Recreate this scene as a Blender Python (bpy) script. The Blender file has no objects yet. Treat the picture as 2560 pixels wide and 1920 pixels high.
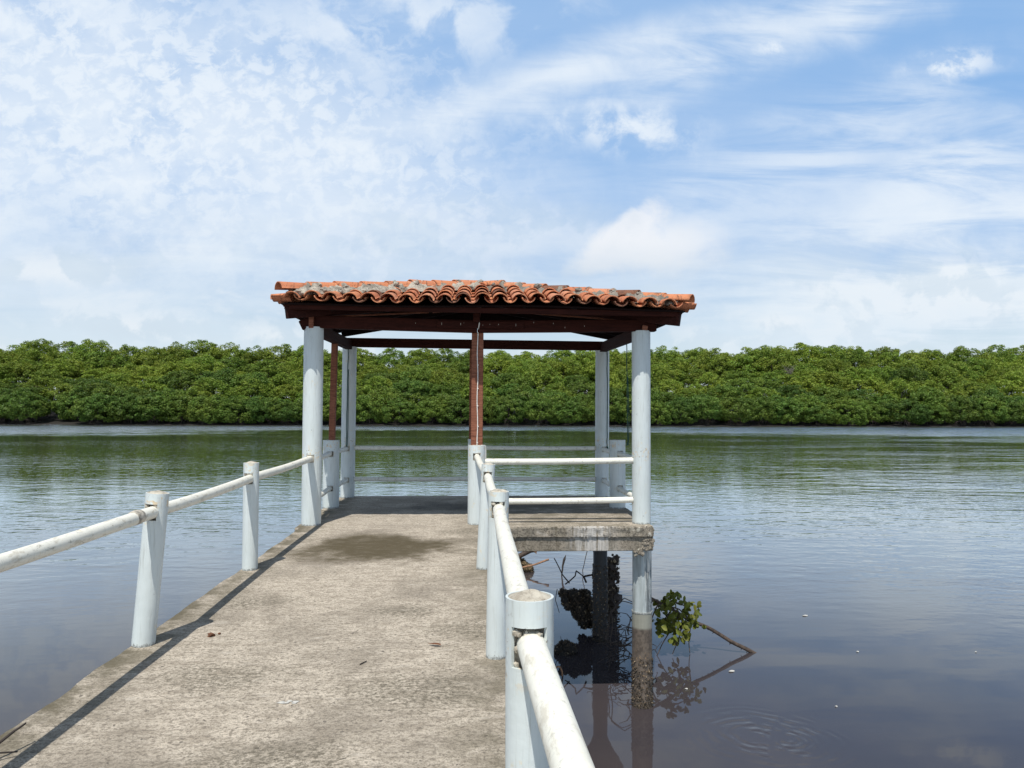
import bpy, bmesh, math, random
import numpy as np
from mathutils import Vector, Matrix, noise
R = math.radians
sc = bpy.context.scene
col = sc.collection
rng = random.Random(7)

# ------------------------------------------------------------------ mesh helpers
class MB:
    def __init__(s): s.v = []; s.f = []; s.sm = []; s.mi = []
    def add(s, vs, fs, smooth=False, mi=0):
        o = len(s.v); s.v.extend([tuple(v) for v in vs])
        for f in fs:
            s.f.append(tuple(i + o for i in f)); s.sm.append(smooth); s.mi.append(mi)
    def tube(s, pts, rad, n=16, caps=True, smooth=True, mi=0):
        pts = [Vector(p) for p in pts]
        if not hasattr(rad, '__len__'): rad = [rad] * len(pts)
        T = []
        for i in range(len(pts)):
            a = pts[max(i - 1, 0)]; b = pts[min(i + 1, len(pts) - 1)]
            T.append((b - a).normalized())
        up = Vector((0, 0, 1)) if abs(T[0].z) < .9 else Vector((1, 0, 0))
        nrm = (up - T[0] * up.dot(T[0])).normalized()
        vs = []
        for i, p in enumerate(pts):
            nrm = (nrm - T[i] * nrm.dot(T[i])).normalized(); bi = T[i].cross(nrm)
            for k in range(n):
                a = 2 * math.pi * k / n
                vs.append(p + (nrm * math.cos(a) + bi * math.sin(a)) * rad[i])
        fs = []
        for i in range(len(pts) - 1):
            for k in range(n):
                k2 = (k + 1) % n
                fs.append((i * n + k, i * n + k2, (i + 1) * n + k2, (i + 1) * n + k))
        s.add(vs, fs, smooth, mi)
        if caps:
            s.add(vs[:n], [tuple(range(n))[::-1]], False, mi)
            s.add(vs[-n:], [tuple(range(n))], False, mi)
    def box(s, c, size, rot=None, bev=.006, mi=0):
        bm = bmesh.new(); bmesh.ops.create_cube(bm, size=1)
        for v in bm.verts: v.co = Vector((v.co.x * size[0], v.co.y * size[1], v.co.z * size[2]))
        if bev: bmesh.ops.bevel(bm, geom=bm.edges[:], offset=bev, segments=1, affect='EDGES')
        M = rot.to_3x3() if rot is not None else Matrix.Identity(3)
        bm.verts.index_update()
        s.add([M @ v.co + Vector(c) for v in bm.verts], [[v.index for v in f.verts] for f in bm.faces], False, mi)
        bm.free()
    def beam(s, p0, p1, w, h, bev=.006, mi=0, up=(0, 0, 1)):
        p0 = Vector(p0); p1 = Vector(p1); x = (p1 - p0); L = x.length; x.normalize()
        y = Vector(up).cross(x).normalized(); z = x.cross(y)
        M = Matrix((x, y, z)).transposed()
        s.box((p0 + p1) / 2, (L, w, h), M, bev, mi)
    def build(s, name, mats, parent=None, link=True):
        off = Vector(parent['_o']) if parent is not None and '_o' in parent else Vector((0, 0, 0))
        me = bpy.data.meshes.new(name)
        me.from_pydata([(v[0] - off.x, v[1] - off.y, v[2] - off.z) for v in s.v], [], s.f)
        if not isinstance(mats, (list, tuple)): mats = [mats]
        for m in mats: me.materials.append(m)
        me.polygons.foreach_set('use_smooth', s.sm)
        me.polygons.foreach_set('material_index', s.mi)
        me.update()
        o = bpy.data.objects.new(name, me)
        o['_o'] = tuple(off)
        if link: col.objects.link(o)
        if parent is not None: o.parent = parent
        return o

def empty(name, loc):
    o = bpy.data.objects.new(name, None); o.location = loc; o['_o'] = tuple(loc); o.empty_display_size = .2
    col.objects.link(o); return o
def tag(o, label=None, cat=None, group=None, kind=None):
    if label: o['label'] = label
    if cat: o['category'] = cat
    if group: o['group'] = group
    if kind: o['kind'] = kind
    return o

def nz(p, s=1.0): return noise.noise(Vector(p) * s)

# ------------------------------------------------------------------ node helpers
class NT:
    def __init__(s, tree): s.t = tree; s.n = tree.nodes; s.l = tree.links
    def new(s, typ, **kw):
        n = s.n.new(typ)
        for k, v in kw.items(): setattr(n, k, v)
        return n
    def put(s, sock, val):
        if isinstance(val, bpy.types.NodeSocket): s.l.new(val, sock)
        elif val is not None: sock.default_value = val
    def m(s, op, a, b=None, c=None, clamp=False):
        n = s.new('ShaderNodeMath', operation=op); n.use_clamp = clamp
        for i, x in enumerate((a, b, c)): s.put(n.inputs[i], x)
        return n.outputs[0]
    def vm(s, op, a, b=None):
        n = s.new('ShaderNodeVectorMath', operation=op)
        s.put(n.inputs[0], a); s.put(n.inputs[1], b)
        return n.outputs[0]
    def mix(s, f, a, b, blend='MIX'):
        n = s.new('ShaderNodeMix', data_type='RGBA', blend_type=blend)
        s.put(n.inputs[0], f); s.put(n.inputs[6], a); s.put(n.inputs[7], b)
        return n.outputs[2]
    def mapr(s, x, a, b, c=0., d=1., smooth=True):
        n = s.new('ShaderNodeMapRange'); n.interpolation_type = 'SMOOTHSTEP' if smooth else 'LINEAR'
        for i, v in enumerate((x, a, b, c, d)): s.put(n.inputs[i], v)
        return n.outputs[0]
    def noise(s, vec, scale, detail=4, rough=.5, dist=0., lac=2.):
        n = s.new('ShaderNodeTexNoise')
        s.put(n.inputs['Vector'], vec); n.inputs['Scale'].default_value = scale; n.inputs['Detail'].default_value = detail
        n.inputs['Roughness'].default_value = rough; n.inputs['Distortion'].default_value = dist
        return n.outputs[0]
    def mapping(s, vec, scale=(1, 1, 1), rot=(0, 0, 0), loc=(0, 0, 0)):
        n = s.new('ShaderNodeMapping'); s.put(n.inputs[0], vec)
        n.inputs[1].default_value = loc; n.inputs[2].default_value = rot; n.inputs[3].default_value = scale
        return n.outputs[0]
    def sep(s, v):
        n = s.new('ShaderNodeSeparateXYZ'); s.put(n.inputs[0], v); return n.outputs
    def comb(s, x, y, z):
        n = s.new('ShaderNodeCombineXYZ')
        for i, v in enumerate((x, y, z)): s.put(n.inputs[i], v)
        return n.outputs[0]
    def bump(s, h, dist, strength=1., normal=None):
        n = s.new('ShaderNodeBump'); s.put(n.inputs['Height'], h); s.put(n.inputs['Distance'], dist); s.put(n.inputs['Strength'], strength)
        if normal is not None: s.put(n.inputs['Normal'], normal)
        return n.outputs[0]
def rgb(r, g, b): return (r, g, b, 1)

def mat(name):
    m = bpy.data.materials.new(name); m.use_nodes = True
    nt = NT(m.node_tree); b = nt.n['Principled BSDF']
    nt.pos = nt.new('ShaderNodeNewGeometry').outputs['Position']
    return m, nt, b

# ---- painted pipe (pale blue-grey gloss paint over PVC, chips at the foot)
def paint_mat(name, base, foot=True, dirt=.35, rust=0.):
    m, t, b = mat(name)
    big = t.noise(t.mapping(t.pos, (3, 3, .7)), 2.2, 5, .6)
    fine = t.noise(t.pos, 45, 4, .65)
    c = t.mix(t.mapr(big, .42, .75, 0, dirt), rgb(*base), rgb(base[0] * .74, base[1] * .74, base[2] * .7))
    streak = t.noise(t.mapping(t.pos, (26, 26, 1.3)), 3., 4, .6)
    c = t.mix(t.mapr(streak, .56, .72, 0, .38), c, rgb(.34, .36, .34))
    cream = t.noise(t.mapping(t.pos, (6, 6, 4), loc=(3, 1, 7)), 2.3, 5, .6)
    c = t.mix(t.mapr(cream, .64, .72, 0, .5), c, rgb(.70, .56, .33))
    chip = t.noise(t.mapping(t.pos, (1, 1, .8), loc=(9, 2, 4)), 30, 3, .7)
    c = t.mix(t.mapr(chip, .70, .72, 0, .8), c, rgb(.16, .17, .17))
    if foot:
        z = t.sep(t.pos)[2]
        sk = t.m('SUBTRACT', 1., t.mapr(t.m('ABSOLUTE', t.m('SUBTRACT', z, .90)), .02, .13))
        sn = t.noise(t.mapping(t.pos, loc=(4, 4, 4)), 24, 5, .65)
        c = t.mix(t.m('MULTIPLY', t.m('MULTIPLY', sk, t.mapr(sn, .54, .62)), .75), c, rgb(.66, .50, .29))
        c = t.mix(t.m('MULTIPLY', t.m('MULTIPLY', sk, t.mapr(t.noise(t.mapping(t.pos, loc=(9, 4, 1)), 34, 5, .7), .60, .66)), .8), c, rgb(.16, .12, .09))
        run = t.noise(t.mapping(t.pos, (34, 34, 1.1), loc=(2, 6, 0)), 2.4, 5, .65)
        c = t.mix(t.m('MULTIPLY', t.mapr(run, .55, .70, 0, .5), t.mapr(z, .05, .8, .5, 1.)), c, rgb(.33, .34, .31))
        ft = t.m('ADD', t.mapr(z, -.01, .06, .34, 0.), t.m('MULTIPLY', t.noise(t.mapping(t.pos, (1, 1, .8)), 55, 6, .75), t.mapr(z, .0, .09, 1., .4)))
        c = t.mix(t.mapr(ft, .64, .86, 0, .8), c, rgb(.15, .15, .14))
    if rust:
        r1 = t.noise(t.mapping(t.pos, loc=(5, 5, 1)), 7, 6, .7)
        c = t.mix(t.mapr(r1, .70, .76, 0, rust), c, rgb(.25, .10, .035))
        r2 = t.noise(t.mapping(t.pos, (8, 2.5, 8), loc=(1, 8, 2)), 3.2, 5, .7)
        c = t.mix(t.mapr(r2, .52, .66, 0, .30 + .32 * rust), c, rgb(.42, .37, .28))
        c = t.mix(t.mapr(t.noise(t.mapping(t.pos, (6, 2, 6), loc=(3, 4, 5)), 6, 6, .75), .60, .68, 0, .75 * rust), c, rgb(.20, .17, .13))
    t.put(b.inputs['Base Color'], c)
    t.put(b.inputs['Roughness'], t.mapr(fine, .3, .7, .38, .62))
    b.inputs['Specular IOR Level'].default_value = .35
    h = t.m('ADD', t.m('MULTIPLY', t.noise(t.pos, 14, 3, .5), .8), t.m('MULTIPLY', fine, .35))
    t.put(b.inputs['Normal'], t.bump(h, .004, .6))
    return m

PIPE = paint_mat('pale_blue_paint', (.61, .665, .665))
RAILM = paint_mat('white_rail_paint', (.79, .775, .69), foot=False, dirt=.25, rust=.9)
RAILR = paint_mat('clean_rail_paint', (.80, .785, .70), foot=False, dirt=.2, rust=.5)

# ---- concrete
def concrete_mat(name, deck=True, light=rgb(.60, .53, .435), dark=rgb(.17, .145, .115)):
    m, t, b = mat(name)
    P = t.pos; x, y, z = t.sep(P)
    w = t.noise(P, 1.1, 6, .62, .4)
    f1 = t.noise(t.mapping(P, (.75, 1.3, 1)), 9, 8, .68)
    f2 = t.noise(t.mapping(P, (1, 1.2, 1)), 34, 6, .8)
    f3 = t.noise(P, 95, 4, .8)
    c = t.mix(t.mapr(f1, .38, .68), light, rgb(.37, .32, .255))
    c = t.mix(t.mapr(w, .45, .66, 0, .62), c, rgb(.225, .195, .155))
    c = t.mix(t.mapr(f2, .47, .60, 0, .82), c, dark)
    c = t.mix(t.mapr(f3, .51, .60, 0, .74), c, rgb(.15, .13, .11))
    c = t.mix(t.mapr(t.noise(P, 120, 3, .7), .60, .68, 0, .55), c, rgb(.64, .59, .50))
    # pale worn patches, pits
    c = t.mix(t.mapr(t.noise(t.mapping(P, (.8, 1.6, 1), loc=(4, 7, 0)), 4.5, 7, .7), .58, .70, 0, .5), c, rgb(.60, .545, .47))
    pit = t.noise(P, 26, 2, .5)
    pitm = t.mapr(pit, .69, .73)
    c = t.mix(t.m('MULTIPLY', pitm, .7), c, rgb(.10, .09, .08))
    if deck:
        # old damp stain, ragged outline
        wob = t.noise(P, 2.1, 6, .62)
        wob2 = t.noise(t.mapping(P, (1, 1, 1), loc=(7, 1, 3)), 9., 4, .6)
        dx = t.m('DIVIDE', t.m('SUBTRACT', x, -1.05), .86); dy = t.m('DIVIDE', t.m('SUBTRACT', y, 8.2), .86)
        d = t.m('SQRT', t.m('ADD', t.m('MULTIPLY', dx, dx), t.m('MULTIPLY', dy, dy)))
        d = t.m('ADD', d, t.m('MULTIPLY', t.m('SUBTRACT', wob, .5), 1.5)); d = t.m('ADD', d, t.m('MULTIPLY', t.m('SUBTRACT', wob2, .5), .5))
        core = t.m('MULTIPLY', t.mapr(d, .50, 1.25, .92, 0), t.mapr(f1, .30, .50, .86, 1.))
        c = t.mix(core, c, t.mix(f2, rgb(.038, .031, .015), rgb(.11, .086, .045)))
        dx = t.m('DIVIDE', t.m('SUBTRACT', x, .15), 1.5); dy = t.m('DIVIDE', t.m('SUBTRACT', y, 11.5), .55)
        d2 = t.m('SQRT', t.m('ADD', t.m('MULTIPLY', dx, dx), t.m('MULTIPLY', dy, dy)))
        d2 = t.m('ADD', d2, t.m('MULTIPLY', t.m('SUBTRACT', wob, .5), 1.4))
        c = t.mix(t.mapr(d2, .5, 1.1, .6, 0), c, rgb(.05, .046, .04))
        # mossy dirt along the left and right edges
        e = t.m('ADD', t.mapr(x, -2.15, -1.70, .95, 0.), t.mapr(x, -.35, .2, 0., .62))
        e = t.m('MULTIPLY', e, t.mapr(t.noise(P, 3.1, 7, .7), .36, .60))
        c = t.mix(e, c, rgb(.12, .105, .07))
        # faint construction joint across the walkway
        j = t.m('ABSOLUTE', t.m('SUBTRACT', y, t.m('ADD', 7.28, t.m('MULTIPLY', t.m('SUBTRACT', t.noise(P, 3, 3), .5), .05))))
        c = t.mix(t.mapr(j, .004, .012, .28, 0), c, rgb(.62, .57, .5))
        for (sx, sy, sr) in ((-.9, 3.2, .5), (-1.35, 4.3, .4), (-.35, 4.1, .45), (-.3, 2.9, .5), (-1.7, 6.0, .35), (-.55, 5.7, .35), (-1.2, 2.6, .5), (0.0, 5.2, .35), (-.1, 9.1, .35)):
            ddx = t.m('SUBTRACT', x, sx); ddy = t.m('MULTIPLY', t.m('SUBTRACT', y, sy), 1.4)
            dd = t.m('SQRT', t.m('ADD', t.m('MULTIPLY', ddx, ddx), t.m('MULTIPLY', ddy, ddy)))
            dd = t.m('ADD', t.m('DIVIDE', dd, sr), t.m('MULTIPLY', t.m('SUBTRACT', wob, .5), 2.0))
            c = t.mix(t.m('MULTIPLY', t.mapr(dd, .2, 1.15, .8, 0), t.mapr(f2, .38, .6)), c, rgb(.13, .115, .085))
    else:
        # lime streaks and grime down the face
        st = t.noise(t.mapping(P, (14, 14, .9)), 2.2, 5, .7)
        dxx = t.m('ABSOLUTE', t.m('SUBTRACT', x, 1.47))
        near = t.mapr(dxx, .06, .42)
        near = t.m('SUBTRACT', 1., near)
        c = t.mix(t.m('MULTIPLY', t.mapr(st, .36, .60), t.m('MULTIPLY', near, .85)), c, rgb(.55, .53, .50))
        c = t.mix(t.mapr(t.noise(t.mapping(P, (9, 9, 1.2), loc=(3, 3, 1)), 2, 5, .6), .5, .7, 0, .6), c, rgb(.10, .085, .06))
        cr = t.mapr(t.noise(t.mapping(P, loc=(2, 0, 1)), 12, 5, .7), .56, .62)
        ce = t.mapr(x, 1.85, 2.2)
        c = t.mix(t.m('MULTIPLY', cr, t.m('MULTIPLY', ce, .8)), c, rgb(.66, .62, .52))
    t.put(b.inputs['Base Color'], c)
    b.inputs['Roughness'].default_value = .93; b.inputs['Specular IOR Level'].default_value = .18
    h = t.m('ADD', t.m('MULTIPLY', f1, .7), t.m('ADD', t.m('MULTIPLY', f2, .5), t.m('MULTIPLY', f3, .22)))
    h = t.m('SUBTRACT', h, t.m('MULTIPLY', pitm, .5))
    t.put(b.inputs['Normal'], t.bump(h, .011, 1.))
    return m
DECK = concrete_mat('weathered_concrete')
FACE = concrete_mat('stained_concrete', False, rgb(.245, .22, .175), rgb(.09, .08, .06))
SLABEDGE = concrete_mat('crumbled_concrete', False, rgb(.25, .225, .18), rgb(.06, .052, .042))
m, t, b = mat('post_fill_concrete')
c = t.mix(t.mapr(t.noise(t.pos, 22, 6, .7), .35, .65), rgb(.60, .56, .47), rgb(.34, .30, .24))
c = t.mix(t.mapr(t.noise(t.pos, 90, 3, .7), .6, .68, 0, .8), c, rgb(.12, .08, .06))
t.put(b.inputs['Base Color'], c); b.inputs['Roughness'].default_value = .95
t.put(b.inputs['Normal'], t.bump(t.noise(t.pos, 70, 5, .7), .008, 1)); CORE = m

# ---- mortar
m, t, b = mat('roof_mortar')
n1 = t.noise(t.pos, 7, 7, .7); n2 = t.noise(t.pos, 60, 5, .7)
c = t.mix(t.mapr(n1, .4, .62), rgb(.47, .43, .36), rgb(.22, .20, .165))
c = t.mix(t.mapr(n2, .5, .62, 0, .6), c, rgb(.09, .08, .07))
x, y, z = t.sep(t.pos)
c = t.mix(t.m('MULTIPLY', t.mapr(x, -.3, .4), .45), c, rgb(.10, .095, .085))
t.put(b.inputs['Base Color'], c); b.inputs['Roughness'].default_value = .95
t.put(b.inputs['Normal'], t.bump(t.m('ADD', n1, t.m('MULTIPLY', n2, .5)), .02, 1)); MORTAR = m

# ---- clay tiles
m, t, b = mat('clay_tile')
ri = t.new('ShaderNodeNewGeometry').outputs['Random Per Island']
c = t.mix(ri, rgb(.56, .225, .11), rgb(.46, .165, .085))
c = t.mix(t.mapr(t.m('FRACT', t.m('MULTIPLY', ri, 13.7)), .55, 1., 0, .6), c, rgb(.56, .27, .165))
st = t.noise(t.mapping(t.pos, (16, 3.5, 3.5)), 2.5, 5, .65)
c = t.mix(t.mapr(st, .52, .68, 0, .7), c, rgb(.05, .032, .026))
c = t.mix(t.mapr(t.noise(t.mapping(t.pos, loc=(3, 3, 3)), 5, 5, .6), .54, .72, 0, .65), c, rgb(.07, .045, .036))
dk = t.m('GREATER_THAN', t.m('FRACT', t.m('MULTIPLY', ri, 31.3)), .86)
c = t.mix(t.m('MULTIPLY', dk, .72), c, rgb(.06, .042, .035))
c = t.mix(t.mapr(t.noise(t.pos, 90, 4, .7), .56, .7, 0, .4), c, rgb(.62, .36, .22))
t.put(b.inputs['Base Color'], c); b.inputs['Roughness'].default_value = .85; b.inputs['Specular IOR Level'].default_value = .25
t.put(b.inputs['Normal'], t.bump(t.noise(t.pos, 45, 5, .65), .006, .8)); TILE = m

# ---- woods
def wood_mat(name, a, bcol, rot=(0, 0, 0), scale=(2, 2, 30), worn=.3, rough=.6):
    m, t, b = mat(name)
    P = t.mapping(t.pos, scale, rot)
    g = t.noise(P, 2.2, 7, .65, .6); g2 = t.noise(P, 9, 4, .6)
    c = t.mix(t.mapr(g, .35, .68), rgb(*a), rgb(*bcol))
    c = t.mix(t.mapr(g2, .52, .70, 0, .65), c, rgb(bcol[0] * .3, bcol[1] * .3, bcol[2] * .3))
    c = t.mix(t.mapr(t.noise(t.pos, 3.3, 6, .65), .55, .7, 0, worn), c, rgb(a[0] * 1.6, a[1] * 1.7, a[2] * 1.8))
    t.put(b.inputs['Base Color'], c); b.inputs['Roughness'].default_value = rough + .15; b.inputs['Specular IOR Level'].default_value = .12
    t.put(b.inputs['Normal'], t.bump(t.m('ADD', g, t.m('MULTIPLY', g2, .4)), .005, .8))
    return m
TIMBER = wood_mat('red_brown_timber', (.28, .115, .07), (.15, .058, .036), rot=(0, R(14), 0), scale=(2.5, 3, 26))
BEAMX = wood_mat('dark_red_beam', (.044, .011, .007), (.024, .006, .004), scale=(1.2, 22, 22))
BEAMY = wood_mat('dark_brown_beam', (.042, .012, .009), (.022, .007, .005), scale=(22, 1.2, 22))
BOARDS = wood_mat('shade_darkened_roof_wood', (.012, .005, .004), (.007, .003, .003), scale=(14, 1.5, 6))  # near-black: the deep shade under the roof is put into the colour

def simple(name, colr, rough=.7, nscale=0, var=.4, bump=.0):
    m, t, b = mat(name); c = rgb(*colr)
    if nscale:
        n = t.noise(t.pos, nscale, 5, .65)
        c = t.mix(t.mapr(n, .35, .68), rgb(*colr), rgb(*(k * var for k in colr)))
        if bump: t.put(b.inputs['Normal'], t.bump(n, bump, 1))
    t.put(b.inputs['Base Color'], c); b.inputs['Roughness'].default_value = rough
    return m
CORD = simple('white_cord', (.82, .80, .74), .5, 30, .8)
ROPE = simple('green_rope', (.012, .075, .055), .7, 60, .5)
BARK = simple('wet_bark', (.085, .058, .042), .7, 18, .35, .004)
PALEWOOD = simple('split_pale_wood', (.34, .19, .11), .8, 25, .5, .003)
ROOT = simple('mangrove_root', (.05, .036, .03), .75, 20, .4, .004)
DEADW = simple('bleached_dead_wood', (.22, .20, .16), .8, 3, .6)
TRUNK = simple('mangrove_trunk', (.045, .036, .03), .85, 2.5, .4)
MUD = simple('mud', (.022, .018, .014), .8, .8, .5)
DRYLEAF = simple('dry_leaf', (.17, .065, .025), .7, 40, .5)
FOAM = simple('pale_flake', (.55, .54, .50), .6, 60, .8)
TWIGM = simple('dark_twig', (.045, .035, .03), .8, 30, .5)

ROOTDARK = simple('black_root_mud', (.020, .016, .013), .8, 30, .5, .006)
def crust_mat():
    m, t, b = mat('oyster_crust')
    ri = t.new('ShaderNodeNewGeometry').outputs['Random Per Island']
    c = t.mix(t.m('GREATER_THAN', ri, .95), t.mix(ri, rgb(.022, .018, .014), rgb(.085, .060, .036)), rgb(.33, .26, .17))
    c = t.mix(t.mapr(t.noise(t.pos, 40, 4, .7), .5, .7, 0, .6), c, rgb(.02, .016, .013))
    t.put(b.inputs['Base Color'], c); b.inputs['Roughness'].default_value = .65
    return m
CRUST = crust_mat()
m, t, b = mat('tidal_pile')
x, y, z = t.sep(t.pos)
c = t.mix(t.mapr(t.noise(t.mapping(t.pos, (8, 8, 1)), 2, 5, .6), .4, .7), rgb(.42, .47, .48), rgb(.27, .30, .30))
pk = t.noise(t.mapping(t.pos, (30, 30, 1.8)), 2.0, 6, .7)
side = t.mapr(t.m('ADD', x, t.m('MULTIPLY', z, .02)), 2.10, 2.24)
c = t.mix(t.m('MULTIPLY', t.mapr(pk, .47, .52), side), c, rgb(.055, .065, .075))
pk2 = t.noise(t.mapping(t.pos, (24, 24, 1.6), loc=(4, 4, 4)), 2.0, 6, .7)
c = t.mix(t.m('MULTIPLY', t.m('MULTIPLY', t.mapr(pk2, .52, .56), side), t.mapr(z, -1.15, -.5)), c, rgb(.66, .64, .58))
zz = t.m('ADD', z, t.m('MULTIPLY', t.m('SUBTRACT', t.noise(t.pos, 6, 4, .6), .5), .07))
c = t.mix(t.mapr(z, -1.15, -1.12, 1, 0), c, t.mix(t.noise(t.mapping(t.pos, (10, 10, 1)), 3, 4, .6), rgb(.30, .30, .25), rgb(.20, .20, .17)))
c = t.mix(t.mapr(zz, -1.36, -1.31, 1, 0), c, t.mix(t.mapr(t.noise(t.pos, 16, 6, .7), .4, .65), rgb(.125, .10, .08), rgb(.06, .047, .037)))
c = t.mix(t.m('MULTIPLY', t.mapr(zz, -1.75, -1.45, 1, 0), t.mapr(t.noise(t.pos, 42, 5, .7), .56, .64)), c, rgb(.25, .17, .10))
t.put(b.inputs['Base Color'], c); b.inputs['Roughness'].default_value = .6
t.put(b.inputs['Normal'], t.bump(t.noise(t.pos, 30, 4, .6), .004, .7)); PILE = m

# ---- foliage
def leaf_mat(name, a, bcol, ccol, trans=.25):
    m, t, b = mat(name)
    ri = t.new('ShaderNodeNewGeometry').outputs['Random Per Island']
    orn = t.new('ShaderNodeObjectInfo').outputs['Random']
    c = t.mix(t.mapr(orn, .1, .9, 0, 1, False), rgb(*a), rgb(*bcol))
    c = t.mix(t.mapr(t.noise(t.pos, .16, 3, .6), .42, .66, 0, .7), c, rgb(*ccol))
    n = t.new('ShaderNodeHueSaturation'); t.put(n.inputs['Color'], c)
    ov = t.mapr(t.m('FRACT', t.m('MULTIPLY', orn, 7.7)), 0, 1, .80, 1.20, False)
    t.put(n.inputs['Value'], t.m('MULTIPLY', t.mapr(ri, 0, 1, .66, 1.42, False), ov)); t.put(n.inputs['Hue'], t.mapr(t.m('FRACT', t.m('MULTIPLY', ri, 17.3)), 0, 1, .48, .515, False))
    c = n.outputs[0]
    t.put(b.inputs['Base Color'], c); b.inputs['Roughness'].default_value = .55; b.inputs['Specular IOR Level'].default_value = .3
    tr = t.new('ShaderNodeBsdfTranslucent'); t.put(tr.inputs[0], c)
    mx = t.new('ShaderNodeMixShader'); mx.inputs[0].default_value = trans
    t.l.new(b.outputs[0], mx.inputs[1]); t.l.new(tr.outputs[0], mx.inputs[2])
    t.l.new(mx.outputs[0], t.n['Material Output'].inputs['Surface'])
    return m
LEAF_LOW = leaf_mat('mangrove_leaf', (.078, .150, .026), (.110, .180, .027), (.150, .205, .030), .28)
LEAF_HI = leaf_mat('canopy_leaf', (.130, .215, .030), (.175, .250, .032), (.225, .270, .036), .30)
LEAF_NEAR = leaf_mat('near_branch_leaf', (.135, .155, .022), (.10, .135, .022), (.26, .225, .045), .3)

# ------------------------------------------------------------------ posts with rail sockets
def pipe_post(base, top, r, holes, name, parent, material=PIPE, n=48, dome=.016, open_top=True, wob=0.):
    """Painted pipe filled with concrete. holes = [(azimuth, z, w, h)]; the pipe wall is really cut open there."""
    base = Vector(base); top = Vector(top); H = (top - base).length; ax = (top - base).normalized()
    ex = (Vector((1, 0, 0)) - ax * ax.x).normalized(); ey = ax.cross(ex)
    angs = set(round(2 * math.pi * k / n, 5) for k in range(n))
    hl = []
    for (az, z, w, h) in holes:
        da = math.asin(min(.95, w / 2 / r)); hl.append((az, da, z - h / 2, z + h / 2))
        for a in (az - da, az + da): angs.add(round(a % (2 * math.pi), 5))
    angs = sorted(angs)
    a2 = [angs[0]]
    for a in angs[1:]:
        if a - a2[-1] > .012: a2.append(a)
        else: a2[-1] = a if any(abs(((a - (q[0] + s * q[1])) + math.pi) % (2 * math.pi) - math.pi) < 1e-3 for q in hl for s in (-1, 1)) else a2[-1]
    angs = a2; N = len(angs)
    zs = sorted(set([0., H * .25, H * .5, H * .75, H] + [q[2] for q in hl] + [q[3] for q in hl]))
    th = .0065
    def P(a, z, rr): return base + ax * z + (ex * math.cos(a) + ey * math.sin(a)) * rr
    mb = MB(); vs = [P(a, z, r) for z in zs for a in angs]; fs = []; rim = []
    def inh(a, z):
        for (az, da, z0, z1) in hl:
            if abs((a - az + math.pi) % (2 * math.pi) - math.pi) < da and z0 < z < z1: return True
        return False
    cut = {}
    for i in range(len(zs) - 1):
        for k in range(N):
            k2 = (k + 1) % N; am = (angs[k] + (angs[k2] if k2 else angs[0] + 2 * math.pi)) / 2
            cut[i, k] = inh(am, (zs[i] + zs[i + 1]) / 2)
            if not cut[i, k]: fs.append((i * N + k, i * N + k2, (i + 1) * N + k2, (i + 1) * N + k))
    mb.add(vs, fs, True)
    for i in range(len(zs) - 1):
        for k in range(N):
            if not cut[i, k]: continue
            k2 = (k + 1) % N
            def wall(a, z0, b2, z1): mb.add([P(a, z0, r), P(b2, z1, r), P(b2, z1, r - th * 1.5), P(a, z0, r - th * 1.5)], [(0, 1, 2, 3)])
            if not cut[i, (k - 1) % N]: wall(angs[k], zs[i], angs[k], zs[i + 1])
            if not cut[i, k2]: wall(angs[k2], zs[i], angs[k2], zs[i + 1])
            if not cut.get((i - 1, k), False): wall(angs[k], zs[i], angs[k2], zs[i])
            if not cut.get((i + 1, k), False): wall(angs[k], zs[i + 1], angs[k2], zs[i + 1])
    ring = [P(a, H, r) for a in angs] + [P(a, H, r - th) for a in angs]
    mb.add(ring, [(k, (k + 1) % N, N + (k + 1) % N, N + k) for k in range(N)])
    ring = [P(a, H, r - th) for a in angs] + [P(a, H - .03, r - th) for a in angs]
    mb.add(ring, [(k, (k + 1) % N, N + (k + 1) % N, N + k) for k in range(N)])
    o = mb.build(name, material, parent)
    # concrete fill, with a chipped recess behind each socket
    cb = MB(); rc = r - th * 1.6
    rings = [0, H * .3, H * .6] + [H * .62 + (H - .003 - H * .62) * q / 16 for q in range(17)]
    vs = []
    for z in rings:
        for k in range(36):
            a = 2 * math.pi * k / 36; rr = rc
            for (az, da, z0, z1) in hl:
                if abs((a - az + math.pi) % (2 * math.pi) - math.pi) < da * 1.15 and z0 - .012 < z < z1 + .012: rr = rc - .045
            p = P(a, z, rr); vs.append(p)
    fs = [(i * 36 + k, i * 36 + (k + 1) % 36, (i + 1) * 36 + (k + 1) % 36, (i + 1) * 36 + k) for i in range(len(rings) - 1) for k in range(36)]
    cb.add(vs, fs, False)
    dv = []; df = []
    K = 7
    for q in range(K + 1):
        rr = (r - th * 1.02) * (1 - q / K)
        for k in range(36):
            a = 2 * math.pi * k / 36; p = P(a, H - .0015, rr)
            hgt = dome * (1 - min(1, rr / rc) ** 2) + .005 * nz(p, 35) * (rr < rc * .97)
            dv.append(p + ax * hgt)
    for q in range(K):
        for k in range(36):
            df.append((q * 36 + k, q * 36 + (k + 1) % 36, (q + 1) * 36 + (k + 1) % 36, (q + 1) * 36 + k))
    cb.add(dv, df, True)
    # lumps of mortar packed round the rail
    gb = cb
    for (az, da, z0, z1) in hl:
        for q in range(13):
            a = az + da * rng.uniform(-.95, .95); z = rng.choice([rng.uniform(z1 - .022, z1 - .004), rng.uniform(z0 + .004, z0 + .03), rng.uniform(z0, z1)])
            if rng.random() < .15: continue
            lump(gb, P(a, z, r - .012), rng.uniform(.007, .015), .3)
    cb.build('concrete_core', CORE, o)
    return o

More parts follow.
